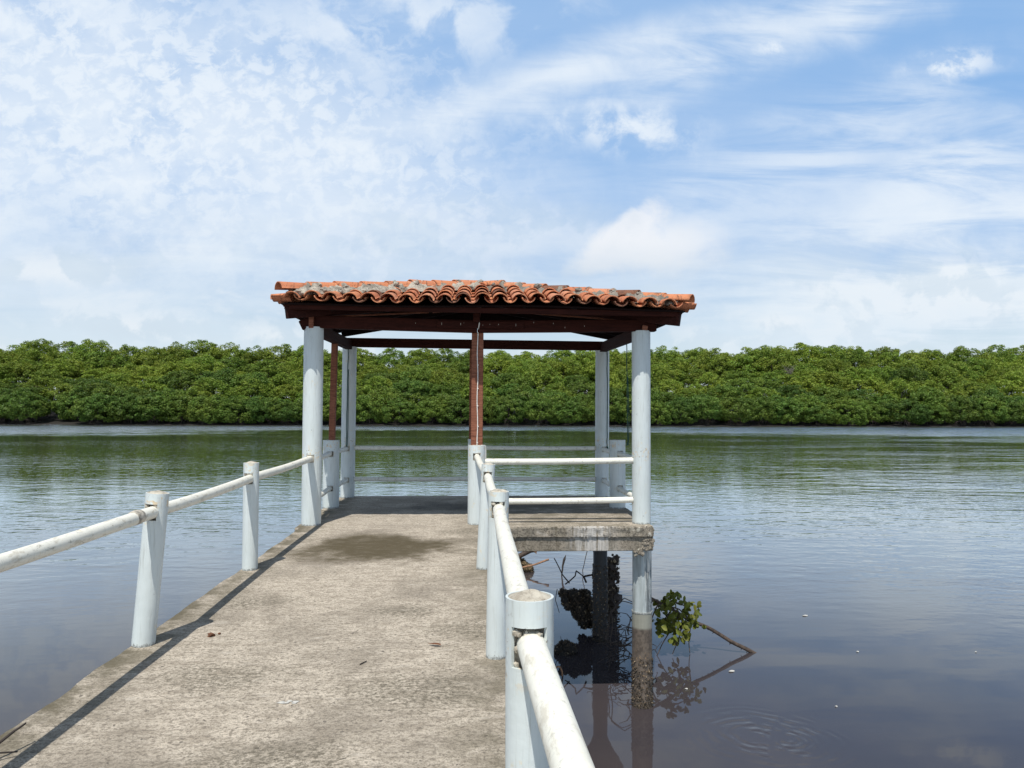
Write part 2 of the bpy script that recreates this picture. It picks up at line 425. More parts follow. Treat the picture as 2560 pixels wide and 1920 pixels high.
ICO = None
def ico(sub=1):
    global ICO
    if ICO is None: ICO = {}
    if sub not in ICO:
        bm = bmesh.new(); bmesh.ops.create_icosphere(bm, subdivisions=sub, radius=1)
        bm.verts.index_update()
        ICO[sub] = ([v.co.copy() for v in bm.verts], [[v.index for v in f.verts] for f in bm.faces]); bm.free()
    return ICO[sub]
def lump(mb, c, r, rough=.3, sc3=(1, 1, 1), sub=1, smooth=False, seed=None, mi=0):
    vs, fs = ico(sub); off = Vector((rng.random() * 50, rng.random() * 50, rng.random() * 50)); c = Vector(c)
    out = []
    for v in vs:
        k = r * (1 + rough * noise.noise(v * 1.4 + off) * 1.6 + rough * .5 * noise.noise(v * 4 + off))
        out.append(c + Vector((v.x * sc3[0], v.y * sc3[1], v.z * sc3[2])) * k)
    mb.add(out, fs, smooth, mi)
def shell(mb, c, nrm, s):
    """one oyster shell: a bent, pointed plate standing off the surface"""
    nrm = Vector(nrm).normalized(); t1 = nrm.orthogonal().normalized(); t1.rotate(Matrix.Rotation(rng.uniform(0, 6.28), 3, nrm)); t2 = nrm.cross(t1)
    c = Vector(c); L = s * rng.uniform(.8, 1.5); W = s * rng.uniform(.45, .8); d = (t1 * rng.uniform(.3, 1) + nrm * rng.uniform(.4, 1.1)).normalized()
    q = d.cross(t2).normalized()
    vs = [c - t2 * W * .3, c + t2 * W * .3, c + d * L * .5 + t2 * W * .6 + q * s * .12, c + d * L, c + d * L * .5 - t2 * W * .6 + q * s * .12, c + d * L * .45 + q * s * .3]
    mb.add(vs, [(0, 1, 5), (1, 2, 5), (2, 3, 5), (3, 4, 5), (4, 0, 5), (0, 4, 3, 2, 1)])

# ================================================================== PIER
W0 = -2.33
pier = tag(empty('pier', (-1, 9, 0)), 'long weathered concrete pier running out to a wider platform over the water', 'pier')
def slab(name, outline, z0, z1, rough, mats, parent, step=.05, vr=.9, extra=None):
    """flat slab whose rim is broken and uneven"""
    pts = []
    n = len(outline)
    for i in range(n):
        a = Vector(outline[i]); b2 = Vector(outline[(i + 1) % n]); L = (b2 - a).length; k = max(1, int(L / step))
        nn = Vector(((b2 - a).y, -(b2 - a).x)).normalized()
        for j in range(k):
            p = a.lerp(b2, j / k)
            w = rough * (nz((p.x, p.y, 1), 2.3) * .9 + nz((p.x, p.y, 5), 9) * .55)
            pts.append((p, nn, w))
    zs = [(z1, 0.), (z1 - .012, .008)] + [(z1 + (z0 - z1) * q / 6, .012) for q in range(1, 7)]
    N = len(pts); mb = MB(); vs = []
    for li, (z, o) in enumerate(zs):
        for (p, nn, w) in pts:
            e = o + w + (rough * vr * nz((p.x * 1, p.y * 1, z * 1), 17) if 1 < li else 0)
            q = p + nn * e; vs.append((q.x, q.y, z + (rough * .35 * nz((q.x, q.y, 9), 7) if li == len(zs) - 1 else 0)))
    fs = [(i * N + k, (i + 1) * N + k, (i + 1) * N + (k + 1) % N, i * N + (k + 1) % N) for i in range(len(zs) - 1) for k in range(N)]
    mb.add(vs, fs, False, 1)
    mb.add(vs[:N], [tuple(range(N))], False, 0)
    mb.add(vs[-N:], [tuple(range(N))[::-1]], False, 1)
    if extra: extra(mb)
    return mb.build(name, mats, parent)
# CCW outlines seen from above (outward normal to the right of travel)
slab('walkway_slab', [(-2.13, -1.5), (.33, -1.5), (.23, 1.9), (.225, 4.6), (.19, 7.1), (.15, 9.53), (-2.13, 9.53)], -.14, 0, .020, [DECK, SLABEDGE], pier)
mb = MB()
mb.box((.02, 9.66, -.22), (4.46, .22, .186), None, .008); mb.box((.02, 12.7, -.22), (4.46, .20, .186), None, .008)
mb.box((2.135, 11.18, -.222), (.20, 2.8, .18), None, .008); mb.box((-2.09, 11.18, -.222), (.20, 2.8, .18), None, .008)
ed = mb.build('edge_beam', FACE, pier)
mb = MB(); mb.box((-1.98, 4.0, -.255), (.2, 11.0, .226), None, .01); mb.box((.06, 4.0, -.255), (.2, 11.0, .226), None, .01)
for yy in (0.5, 5.0): mb.box((-.96, yy, -.25), (1.8, .2, .2), None, .01)
mb.build('walkway_beam', FACE, pier)
def crumble(mb):
    for q in range(70): lump(mb, (rng.uniform(2.12, 2.245), rng.uniform(9.545, 9.575), rng.uniform(-.30, -.01)), rng.uniform(.012, .026), .35, (1.3, .7, 1), 2, False, None, 1)
    for q in range(90): lump(mb, (rng.uniform(.3, 2.2), 9.535 + rng.uniform(-.006, .006), -.128 + rng.gauss(0, .008)), rng.uniform(.006, .014), .4, (1.6, .7, .8), 1, False, None, 1)
    for q in range(14): lump(mb, (rng.uniform(2.02, 2.12), 9.56, rng.uniform(-.37, -.30)), rng.uniform(.012, .03), .5, (1, .7, 1.2), 1, False, None, 1)
slab('platform_slab', [(-2.19, 9.535), (2.235, 9.535), (2.245, 12.82), (-2.20, 12.82)], -.128, .0, .012, [DECK, SLABEDGE], pier, .04, .9, crumble)
def crust(name, parent, cx, cy, r, z0, z1, n, s, mt=CRUST, bulk=1., thin=True):
    mb = MB()
    for q in range(n):
        a = rng.uniform(0, 6.283); u = rng.random() ** (1.6 if thin else 1.0); z = z0 + (z1 - z0) * u
        d = Vector((math.cos(a), math.sin(a), rng.uniform(-.2, .5)))
        c0 = Vector((cx + math.cos(a) * r, cy + math.sin(a) * r, z))
        if rng.random() < .55: lump(mb, c0, s * rng.uniform(.35, .8) * bulk, .5, sub=1)
        shell(mb, c0, d, s)
    return mb.build(name, mt, parent)
def pile(x, y, r, zt, ncr=420, ztop_crust=-1.62, haunch=False, mt=None):
    mt = mt or PILE
    mb = MB()
    zc = -1.13
    mb.tube([(x, y, W0 - 1.6), (x, y, W0), (x, y, zc)], [r + .006, r + .006, r + .006], 40)
    o = mb.build('pile', mt, pier)
    c2 = MB(); c2.tube([(x, y, zc), (x, y, zt)], r, 40); c2.build('upper_pipe', mt, o)
    c3 = MB(); c3.tube([(x, y, zc - .012), (x, y, zc + .006)], r + .011, 40); c3.build('collar', PIPE if mt is PILE else mt, o)
    crust('oyster_crust', o, x, y, r, W0 - .02, ztop_crust, int(ncr * 1.6), .024)
    if haunch:
        h = MB(); h.tube([(x, y, -.78), (x, y, -.6), (x, y, -.31)], [r + .004, r + .07, r + .26], 24); h.build('haunch', FACE, o)
    return o
pile(2.165, 9.82, .122, -.31, ncr=560, ztop_crust=-1.72)
SHADEPIPE = simple('shade_darkened_pipe', (.022, .024, .028), .45, 12, .5)  # back pile's shade under the platform is put into this near-black colour
pile(2.075, 12.55, .115, -.31, ncr=900, ztop_crust=-1.1, haunch=True, mt=SHADEPIPE)
pile(-2.03, 9.82, .12, -.31); pile(-2.05, 12.55, .115, -.31)
pile(-1.98, 5.0, .115, -.36); pile(.06, 5.0, .115, -.36); pile(-1.98, .5, .115, -.36); pile(.06, .5, .115, -.36)

# ================================================================== RAILINGS
FRONT, BACK = -math.pi / 2, math.pi / 2
def railing(name, label, posts, ends, rail_mat, rail_r):
    root = tag(empty(name, posts[0][0]), label, 'railing')
    zr = []
    for (b0, t0, r, zrail, front_hole) in posts:
        hs = []
        if front_hole: hs = [(FRONT + front_hole[0], zrail, .088, .10), (BACK, zrail, .085, .095)]
        else: hs = [(FRONT, zrail, .08, .088), (BACK, zrail, .08, .088)]
        pipe_post(b0, t0, r, hs, 'post', root)
        p = Vector(b0).lerp(Vector(t0), zrail / (Vector(t0) - Vector(b0)).length); zr.append(p)
    chain = [Vector(e) for e in ends[:1] if e] + zr + [Vector(e) for e in ends[1:] if e]
    for i in range(len(chain) - 1):
        a, b2 = chain[i], chain[i + 1]; d = (b2 - a).normalized()
        a2 = a + d * .022 if i or not ends[0] else a
        e2 = b2 - d * .012
        mb = MB(); k = 14; pts = []
        for q in range(k + 1):
            u = q / k; p = a2.lerp(e2, u); p = p + Vector((.004 * nz((p.y, 3, i), 1.1), 0, -.010 * math.sin(math.pi * u) + .003 * nz((p.y, 7, i), 1.5))); pts.append(p)
        mb.tube(pts, rail_r, 24)
        o = mb.build('rail', rail_mat, root)
        if name == 'pier_railing' and i == 1 and rail_mat is RAILM:
            c3 = MB(); q0 = b2 - d * .33; c3.tube([q0, q0 + d * .03, q0 + d * .07, q0 + d * .10], [rail_r + .001, rail_r + .006, rail_r + .005, rail_r + .001], 24); c3.build('coupling', RUSTY, o)
    return root
RUSTY = simple('rusty_coupling', (.66, .60, .50), .7, 22, .28, .006)
m = RUSTY; 
left = [((-2.05, 2.35, 0), (-2.02, 2.35, .95), .068, .835, (.12,)),
        ((-2.066, 4.937, 0), (-1.996, 4.945, .945), .069, .832, (-.25,)),
        ((-2.045, 7.135, 0), (-2.043, 7.135, .972), .069, .832, (-.2,))]
railing('pier_railing', 'pale blue posts and stained white pipe rail along the left edge of the pier', left, [(-2.06, .4, .82), (-2.045, 9.70, .835)], RAILM, .0385)
right = [((.25, -.75, 0), (.25, -.75, 1.0), .061, .87, None),
         ((.143, 1.94, 0), (.141, 1.94, 1.02), .061, .905, (-.1,)),
         ((.136, 4.62, 0), (.148, 4.62, .986), .062, .88, (-.1,)),
         ((.085, 7.1, 0), (.131, 7.1, .96), .063, .845, (-.1,))]
railing('pier_railing', 'clean white pipe rail and pale blue posts along the right edge of the pier', right, [(.30, -1.4, .86), (.035, 9.70, .857)], RAILR, .0365)

# ================================================================== PAVILION
pav = tag(empty('pavilion', (.05, 11.2, 0)), 'open waterside pavilion with clay tile roof on round pale columns', 'pavilion')
CFL, CFR, CBL, CBR = (-2.05, 9.78), (2.15, 9.78), (-2.07, 12.65), (2.118, 12.65)
def column(c, r, h, holes, top=None):
    t0 = (top or c)
    return pipe_post((c[0], c[1], 0), (t0[0], t0[1], h), r, holes, 'column', pav, n=56)
column(CFL, .122, 2.49, [(FRONT + .03, .835, .095, .10), (BACK, .80, .09, .09), (BACK, .29, .09, .09)], (-2.040, 9.78))
column(CFR, .119, 2.475, [(math.pi, .805, .085, .09), (math.pi, .29, .085, .09), (BACK, .80, .09, .09), (BACK, .29, .09, .09)])
column(CBL, .115, 2.465, [(0, .81, .085, .085), (0, .30, .085, .085), (FRONT, .80, .085, .085), (FRONT, .29, .085, .085)], (-2.055, 12.65))
column(CBR, .115, 2.43, [(math.pi, .81, .085, .085), (math.pi, .29, .085, .085), (FRONT + .25, .79, .085, .085), (FRONT + .25, .28, .085, .085)], (2.13, 12.65))
def stub(x, y, r, h, holes): return pipe_post((x, y, 0), (x, y, h), r, holes, 'short_post', pav, n=48, dome=.006)
stub(.030, 9.78, .112, 1.0, [(FRONT, .857, .095, .09), (0, .79, .085, .085), (0, .285, .085, .085)])
stub(-2.108, 11.40, .120, .99, [(FRONT + .1, .79, .085, .08), (FRONT + .1, .29, .085, .08), (BACK, .79, .085, .08), (BACK, .29, .085, .08)])
stub(2.122, 11.28, .118, 1.0, [(FRONT + .2, .80, .085, .09), (FRONT + .2, .295, .085, .09), (BACK, .79, .085, .08), (BACK, .285, .085, .08)])
stub(.005, 12.65, .112, .955, [(0, .81, .08, .08), (math.pi, .81, .08, .08), (0, .29, .08, .08), (math.pi, .29, .08, .08)])
def rail(a, b2, r=.0385, mt=RAILM):
    a = Vector(a); b2 = Vector(b2); mb = MB(); pts = []
    for q in range(9):
        p = a.lerp(b2, q / 8); pts.append(p + Vector((0, 0, -.006 * math.sin(math.pi * q / 8))))
    mb.tube(pts, r, 24); return mb.build('rail', mt, pav)
for z, dz in ((.79, .0), (.285, .0)):
    rail((.135, 9.78, z), (2.045, 9.78, z + .014), .0385, RAILR)
for z in (.80, .29):
    rail((-2.06, 9.885, z), (-2.108, 11.29, z), .036, RAILR); rail((-2.108, 11.51, z), (-2.075, 12.55, z), .036)
    rail((2.15, 9.885, z), (2.128, 11.18, z + .003), .036, RAILR); rail((2.12, 11.39, z - .005), (2.13, 12.545, z - .012), .036, RAILR)
for z in (.808, .298):
    rail((-1.965, 12.65, z), (-.098, 12.65, z), .034); rail((.105, 12.65, z), (2.012, 12.65, z - .008), .034)
# timber posts standing on the short posts
mb = MB(); mb.beam((.030, 9.80, .985), (.036, 9.80, 2.436), .115, .150, .008, up=(1, 0, 0)); tp = mb.build('timber_post', TIMBER, pav)
mb = MB(); mb.beam((-2.098, 11.40, .975), (-2.07, 11.40, 2.42), .10, .085, .008, up=(1, 0, 0)); mb.build('timber_post', TIMBER, pav)
mb = MB(); mb.beam((-.02, 12.65, .945), (-.015, 12.65, 2.45), .11, .14, .008, up=(1, 0, 0)); mb.build('timber_post', TIMBER, pav)
# plates
def wb(name, p0, p1, w, h, mt, bev=.008, up=(0, 0, 1), par=None):
    mb = MB(); mb.beam(p0, p1, w, h, bev, 0, up); return mb.build(name, mt, par or pav)
mb = MB(); mb.beam((-2.05, 9.76, 2.556), (.032, 9.76, 2.512), .13, .156, .008); mb.beam((.034, 9.76, 2.512), (2.335, 9.76, 2.543), .13, .152, .008)
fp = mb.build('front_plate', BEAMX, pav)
wb('splice_board', (-.48, 9.683, 2.530), (.62, 9.683, 2.528), .024, .088, BEAMX, .003, par=fp)
DRIP = simple('drip_white', (.5, .45, .38), .8, 60, .6)
for (xx, zz, hh) in ((-.42, 2.562, .05), (-.18, 2.56, .045), (-.14, 2.575, .012), (.10, 2.55, .02), (.19, 2.56, .016), (.30, 2.56, .024), (.52, 2.555, .05), (.75, 2.59, .03), (1.0, 2.58, .03), (1.4, 2.55, .03), (1.15, 2.53, .03), (-.75, 2.57, .02)):
    y0 = 9.6695 if -.48 < xx < .62 else 9.6935
    mb = MB(); mb.box((xx, y0, zz - .025), (.005, .003, hh * .6), None, 0); mb.build('paint_drip', DRIP, fp)
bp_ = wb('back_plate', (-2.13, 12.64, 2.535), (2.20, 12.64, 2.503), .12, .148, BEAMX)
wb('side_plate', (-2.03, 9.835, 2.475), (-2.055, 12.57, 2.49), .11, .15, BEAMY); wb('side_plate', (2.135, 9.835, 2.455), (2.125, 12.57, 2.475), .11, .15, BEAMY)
# cut end blocks beside and on the column heads
wb('end_block', (-2.19, 9.74, 2.50), (-2.065, 9.74, 2.56), .11, .125, BEAMX); wb('end_block', (-2.05, 9.668, 2.47), (-2.05, 9.668, 2.63), .06, .045, TIMBER, .006, (0, 1, 0))
wb('end_block', (2.17, 9.668, 2.478), (2.18, 9.668, 2.535), .07, .04, TIMBER, .006, (0, 1, 0)); wb('end_block', (.02, 9.66, 2.555), (.02, 9.66, 2.70), .085, .05, BEAMX, .006, (0, 1, 0))
# roof planes ---------------------------------------------------------------
XL, XR, YF, YB = -2.35, 2.61, 9.36, 13.10       # eaves
XA, YA = .06, 11.22                             # where the two hips meet the ridge
ZE, ZA = 2.735, 3.165                           # board level at the eave and on the ridge
def zsag(x): return -.030 * max(0, (x - .3) / 2.4) + .012 * math.sin(x * 1.9)
def roof_z(x, y):
    zf = ZE + (ZA - ZE) * (y - YF) / (YA - YF)
    zl = ZE + (ZA - ZE) * (x - XL) / (XA - XL); zr_ = ZE + (ZA - ZE) * (XR - x) / (XR - XA)
    return min(zf, zl, zr_) + zsag(x)
wb('side_fascia', (-2.31, 9.46, ZE - .062), (-2.31, 13.05, ZE - .062), .03, .09, BEAMY); wb('side_fascia', (2.57, 9.46, ZE - .09), (2.57, 13.05, ZE - .085), .03, .09, BEAMY)
for (a, b2) in (((XL + .05, YF + .05), (XA, YA)), ((XR - .05, YF + .05), (XA, YA))):
    n0 = roof_z(*a); n1 = roof_z(*b2)
    wb('hip_rafter', (a[0], a[1], n0 - .122), (b2[0], b2[1], n1 - .105), .075, .155, BEAMY)
wb('ridge_beam', (XA, YA + .02, ZA - .10), (XA, YB - .03, ZA - .10), .07, .14, BEAMY)
for xx in (-1.75, -1.15, -.55, .66, 1.3, 1.95):
    yt = YF + (YA - YF) * (1 - abs(xx - XA) / (2.5 if xx < XA else 2.6)) - .06
    wb('rafter', (xx, YF + .12, roof_z(xx, YF + .12) - .065), (xx, yt, roof_z(xx, yt) - .065), .05, .085, BOARDS)  # rafters share the boards' colour, darkened to stand in for roof shade
for yy in (11.6, 12.3, 13.02):
    for s, xe in ((-1, XL), (1, XR)):
        wb('rafter', (xe + (-s) * .1, yy, roof_z(xe - s * .1, yy) - .065), (XA + s * .05, yy, roof_z(XA + s * .05, yy) - .065), .05, .085, BOARDS)
# diagonal tie wires/laths under the roof
wb('lath', (-1.9, 9.95, 2.645), (.0, 10.6, 2.83), .03, .02, TIMBER, .002); wb('lath', (2.0, 9.95, 2.63), (.25, 10.6, 2.83), .03, .02, TIMBER, .002)
mb = MB()
def plane(poly, th=.022):
    top = [(x, y, roof_z(x, y)) for x, y in poly]; bot = [(x, y, z - th) for x, y, z in top]; n = len(poly)
    mb.add(top + bot, [tuple(range(n)), tuple(range(n, 2 * n))[::-1]] + [(k, n + k, n + (k + 1) % n, (k + 1) % n) for k in range(n)])
N_ = 10
fl = [(XL + (XR - XL) * k / N_, YF) for k in range(N_ + 1)]
for k in range(N_):                       # front triangle in strips that follow the sag
    a, b2 = fl[k], fl[k + 1]
    def hipy(x): return YF + (YA - YF) * max(0, min((x - XL) / (XA - XL), (XR - x) / (XR - XA)))
    P4 = [a, b2, (b2[0], hipy(b2[0])), (a[0], hipy(a[0]))]
    if a[0] < XA < b2[0]: P4 = [a, b2, (b2[0], hipy(b2[0])), (XA, YA), (a[0], hipy(a[0]))]
    P4 = [p for i, p in enumerate(P4) if i == 0 or (abs(p[0] - P4[i - 1][0]) + abs(p[1] - P4[i - 1][1])) > 1e-4]
    if abs(P4[-1][1] - P4[0][1]) < 1e-4 and abs(P4[-1][0] - P4[0][0]) < 1e-4: P4 = P4[:-1]
    plane(P4)
plane([(XL, YF), (XA, YA), (XA, YB), (XL, YB)]); plane([(XA, YA), (XR, YF), (XR, YB), (XA, YB)])
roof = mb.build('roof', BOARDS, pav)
mb = MB(); zb_ = 2.86
xa_ = XL + (XA - XL) * (zb_ - ZE) / (ZA - ZE); xb_ = XR - (XR - XA) * (zb_ - ZE) / (ZA - ZE)
for (yy, fl_) in ((YB - .12, 0), (YB - .10, 1)): mb.add([(xa_ + .2, yy, zb_), (xb_ - .2, yy, zb_), (XA, yy, ZA - .06)], [(0, 1, 2) if not fl_ else (2, 1, 0)])
mb.add([(xa_ + .2, YB - .12, zb_), (xb_ - .2, YB - .12, zb_), (xb_ - .2, YB - .10, zb_), (xa_ + .2, YB - .10, zb_)], [(0, 1, 2, 3)])
mb.build('gable_board', BOARDS, roof)
# batten the lowest tiles rest on
mb = MB(); mb.beam((-2.32, YF + .05, ZE - .042 + zsag(-2.3)), (2.56, YF + .05, ZE - .042 + zsag(2.6)), .035, .066, .004); mb.build('fascia', BEAMX, roof)
# tiles ---------------------------------------------------------------
def tile(mb, p_low, p_high, nrm, r0, r1, up=True, th=.013, arc=R(150), n=10):
    d = (p_high - p_low).normalized(); s = d.cross(nrm).normalized()
    vs = []; rows = 4
    for i in range(rows + 1):
        u = i / rows; p = p_low.lerp(p_high, u); r = r0 + (r1 - r0) * u
        for rr in (r, r - th):
            for k in range(n + 1):
                a = -arc / 2 + arc * k / n
                e = nrm * (math.cos(a)) * (1 if up else -1) + s * math.sin(a)
                vs.append(p + e * rr - nrm * (r * math.cos(arc / 2)) * (1 if up else -1))
    m_ = n + 1; st = 2 * m_; fs = []
    for i in range(rows):
        for k in range(n):
            fs.append((i * st + k, i * st + k + 1, (i + 1) * st + k + 1, (i + 1) * st + k))
            fs.append((i * st + m_ + k + 1, i * st + m_ + k, (i + 1) * st + m_ + k, (i + 1) * st + m_ + k + 1))
        for k in (0, n): fs.append((i * st + k, (i + 1) * st + k, (i + 1) * st + m_ + k, i * st + m_ + k))
    for i in (0, rows):
        for k in range(n): fs.append((i * st + k, i * st + m_ + k, i * st + m_ + k + 1, i * st + k + 1))
    mb.add(vs, fs, True)
def jit(v, a): return v + Vector((rng.uniform(-a, a), rng.uniform(-a, a), rng.uniform(-a, a) * .6))
TW, CL = .228, .46
def slope_tiles(name, origin, adir, updir, width, length_at, nrmz):
    """adir: along the eave, updir: horizontal direction up the slope"""
    mb = MB(); a = Vector(adir); u = Vector(updir); ncol = int(width / TW)
    for ci in range(ncol + 1):
        for kind in (0, 1):
            s0 = (ci + (.5 if kind else 0)) * TW + rng.uniform(-.008, .008)
            if s0 > width + .02: continue
            L = length_at(s0)
            if L < .06: continue
            course = 0; yy = -.085 + (-.03 if kind else -.02) + rng.uniform(-.02, .02)
            while yy < L - .05:
                y1 = min(yy + .55, L + .06)
                base = Vector(origin) + a * s0
                q0 = base + u * yy; q1 = base + u * y1
                def zz(q):
                    qq = Vector((min(max(q.x, XL), XR), min(max(q.y, YF), YB), 0))
                    over = max(0, YF - q.y, XL - q.x, q.x - XR)
                    return roof_z(qq.x, qq.y) - over * .22
                q0.z = zz(q0); q1.z = zz(q1)
                d = (q1 - q0).normalized(); nr = a.cross(d); nr = nr if nr.z > 0 else -nr; nr.normalize()
                lift0 = (.058 if kind else .078) + .022; lift1 = (.058 if kind else .078)
                sk = a * rng.uniform(-.008, .008)
                q0 = q0 + nr * (lift0 + rng.uniform(-.006, .010)) + sk; q1 = q1 + nr * (lift1 + rng.uniform(-.003, .003))
                if kind: tile(mb, q0, q1, nr, .104, .088, True, arc=R(150))
                else: tile(mb, q0, q1, nr, .090, .098, False, arc=R(150))
                course += 1; yy += CL + rng.uniform(-.012, .012)
    return mb.build(name, TILE, roof)
slope_tiles('tile_slope', (XL + .04, YF, 0), (1, 0, 0), (0, 1, 0), XR - XL - .08, lambda s: (YA - YF) * max(0, min((s + .04) / (XA - XL), (XR - XL - s - .04) / (XR - XA))), 0)
slope_tiles('tile_slope', (XL, YF + .05, 0), (0, 1, 0), (1, 0, 0), YB - YF - .05, lambda s: (XA - XL) * min(1, (s + .05) / (YA - YF)) , 0)
slope_tiles('tile_slope', (XR, YF + .05, 0), (0, 1, 0), (-1, 0, 0), YB - YF - .05, lambda s: (XR - XA) * min(1, (s + .05) / (YA - YF)), 0)
# ridge and hip caps bedded in rough mortar
capm = MB(); mor = MB()
def capline(a, b2, first_long=True):
    a = Vector(a); b2 = Vector(b2); L = (b2 - a).length; d = (b2 - a).normalized(); n_ = int(L / .34)
    nr = Vector((0, 0, 1)); nr = (nr - d * nr.dot(d)).normalized(); sd = d.cross(nr)
    for i in range(n_):
        s0 = -.07 + i * L / n_; s1 = s0 + .42
        if s1 > L + .08: s1 = L + .08
        tile(capm, a + d * s0 + nr * (.062 + rng.uniform(-.006, .012)) + sd * rng.uniform(-.012, .012), a + d * s1 + nr * (.048 + rng.uniform(-.004, .006)), nr, .105, .092, True, arc=R(165))
    # mortar bed: a lumpy ribbon under and beside the caps
    k = int(L / .022); m_ = 22; vs = []
    for i in range(k + 1):
        u = i / k; c0 = a + d * (.10 + (L - .08) * u)
        phase = (((.10 + (L - .08) * u) + .07) / (L / n_)) % 1
        joint = max(math.exp(-((phase - .08) / .26) ** 2), math.exp(-((phase - 1.08) / .26) ** 2))
        for j in range(m_ + 1):
            w = (j / m_) * 2 - 1
            wd_ = (.185 + .06 * nz((u * L, w > 0, 3), 4.0)) * (1 if 0.02 < u < .98 else .75)
            p = c0 + sd * (w * wd_)
            hgt = (.080 + .038 * joint) * (1 - abs(w) ** 3.0) + .045 * nz((p.x, p.y, 2), 9) + .022 * nz((p.x, p.y, 4), 26)
            zb = roof_z(min(max(p.x, XL), XR), min(max(p.y, YF), YB))
            zc = a.lerp(b2, min(1, max(0, (.10 + (L - .08) * u) / L))).z
            vs.append((p.x, p.y, max(zb - .005, zc - .22 * abs(w) * wd_ + .018) + max(-.01, hgt) * (1 if abs(w) < .97 else 0)))
    fs = [(i * (m_ + 1) + j, i * (m_ + 1) + j + 1, (i + 1) * (m_ + 1) + j + 1, (i + 1) * (m_ + 1) + j) for i in range(k) for j in range(m_)]
    mor.add(vs, fs, False)
    for i in range(n_ + 1):
        s0 = -.03 + i * L / n_
        if s0 < .05: continue
        for q in range(12):
            p = a + d * (s0 + rng.gauss(0, .055)) + sd * rng.gauss(0, .05) + nr * rng.uniform(.05, .112)
            lump(mor, p, rng.uniform(.026, .052), .5, (1, 1, .75), sub=2)
    for q in range(int(L * 26)):
        s0 = rng.uniform(.08, L); w = rng.choice((-1, 1)) * rng.uniform(.07, .17)
        p = a + d * s0 + sd * w; p.z += .028 - .22 * abs(w) + rng.uniform(-.004, .022)
        lump(mor, p, rng.uniform(.02, .05), .5, (1.2, 1.2, .7), sub=2)
zh = .05
capline((XL + .04, YF - .02, roof_z(XL, YF) + zh + .045), (XA, YA, ZA + zh))
capline((XR + .0, YF - .03, roof_z(XR, YF) + zh), (XA, YA, ZA + zh))
capline((XA, YB, ZA + zh), (XA, YA - .05, ZA + zh))
for q in range(12): lump(mor, (XA + rng.uniform(-.3, .12), YA + rng.uniform(-.1, .05), ZA + .085 + rng.uniform(-.03, .03)), rng.uniform(.04, .07), .5, (1.2, 1, .6), sub=2)
capm.build('hip_cap', TILE, roof); mor.build('mortar', MORTAR, roof)

# ---- cord and ropes
mb = MB(); pts = []
for q in range(41):
    u = q / 40; z = 2.62 - u * 1.62
    x = .036 + .004 * math.sin(u * 17) + .02 * math.exp(-((u - .02) / .06) ** 2)
    pts.append((x, 9.732 - (.02 if z > 2.47 and z < 2.64 else 0) - (.045 if z > 2.47 else 0), z))
pts += [(.055, 9.725, .992), (.10, 9.715, 1.0), (.139, 9.745, .99), (.1455, 9.76, .95), (.1455, 9.765, .6), (.144, 9.77, .3)]
mb.tube(pts, .0062, 8)
cd = tag(mb.build('cord', CORD), 'thin white cord clipped down the front of the central timber post', 'cord')
for z in (2.46, 2.02, 1.72, 1.5, 1.24, 1.03):
    mb = MB(); mb.box((.04 + .004 * math.sin((2.62 - z) / 1.62 * 17), 9.729, z), (.022, .012, .010), None, .002); mb.build('clip', CORD, cd)
def rope(name, pts, label, r=.0065, loop=True):
    mb = MB(); P = []
    for i in range(len(pts) - 1):
        for q in range(10):
            p = Vector(pts[i]).lerp(Vector(pts[i + 1]), q / 10); P.append(p + Vector((.008 * nz((p.z, i, 2), 5), .006 * nz((p.z, i, 8), 5), 0)))
    P.append(Vector(pts[-1])); mb.tube(P, r, 8)
    e = P[-1]
    for q in range(4): lump(mb, e + Vector((rng.uniform(-.01, .01), rng.uniform(-.01, .01), -.012 * q)), .013, .5, smooth=True)
    mb.tube([e, e + Vector((-.012, 0, -.03)), e + Vector((-.03, 0, -.055))], r * .8, 6)
    if loop: mb.tube([P[8] + Vector((.012, .012, 0)), e + Vector((.02, .01, .35)), e + Vector((.012, 0, 0))], r * .8, 8)
    return tag(mb.build(name, ROPE), label, 'rope', 'green ropes hanging from the roof beams')
rope('hanging_rope', [(-2.055, 12.515, 2.44), (-2.06, 12.51, 2.0), (-2.07, 12.51, 1.3), (-2.07, 12.51, .82)], 'dark green rope tied down the face of the shaded back left column')
rope('hanging_rope', [(2.19, 12.54, 2.42), (2.195, 12.54, 1.7), (2.19, 12.54, 1.1), (2.195, 12.54, .83)], 'dark green rope hanging down the right side of the back right column', loop=False)
rope('hanging_rope', [(2.13, 10.62, 2.38), (2.135, 10.62, 1.8), (2.14, 10.62, 1.2), (2.145, 10.62, 1.0)], 'dark green rope hanging free above the short right post')

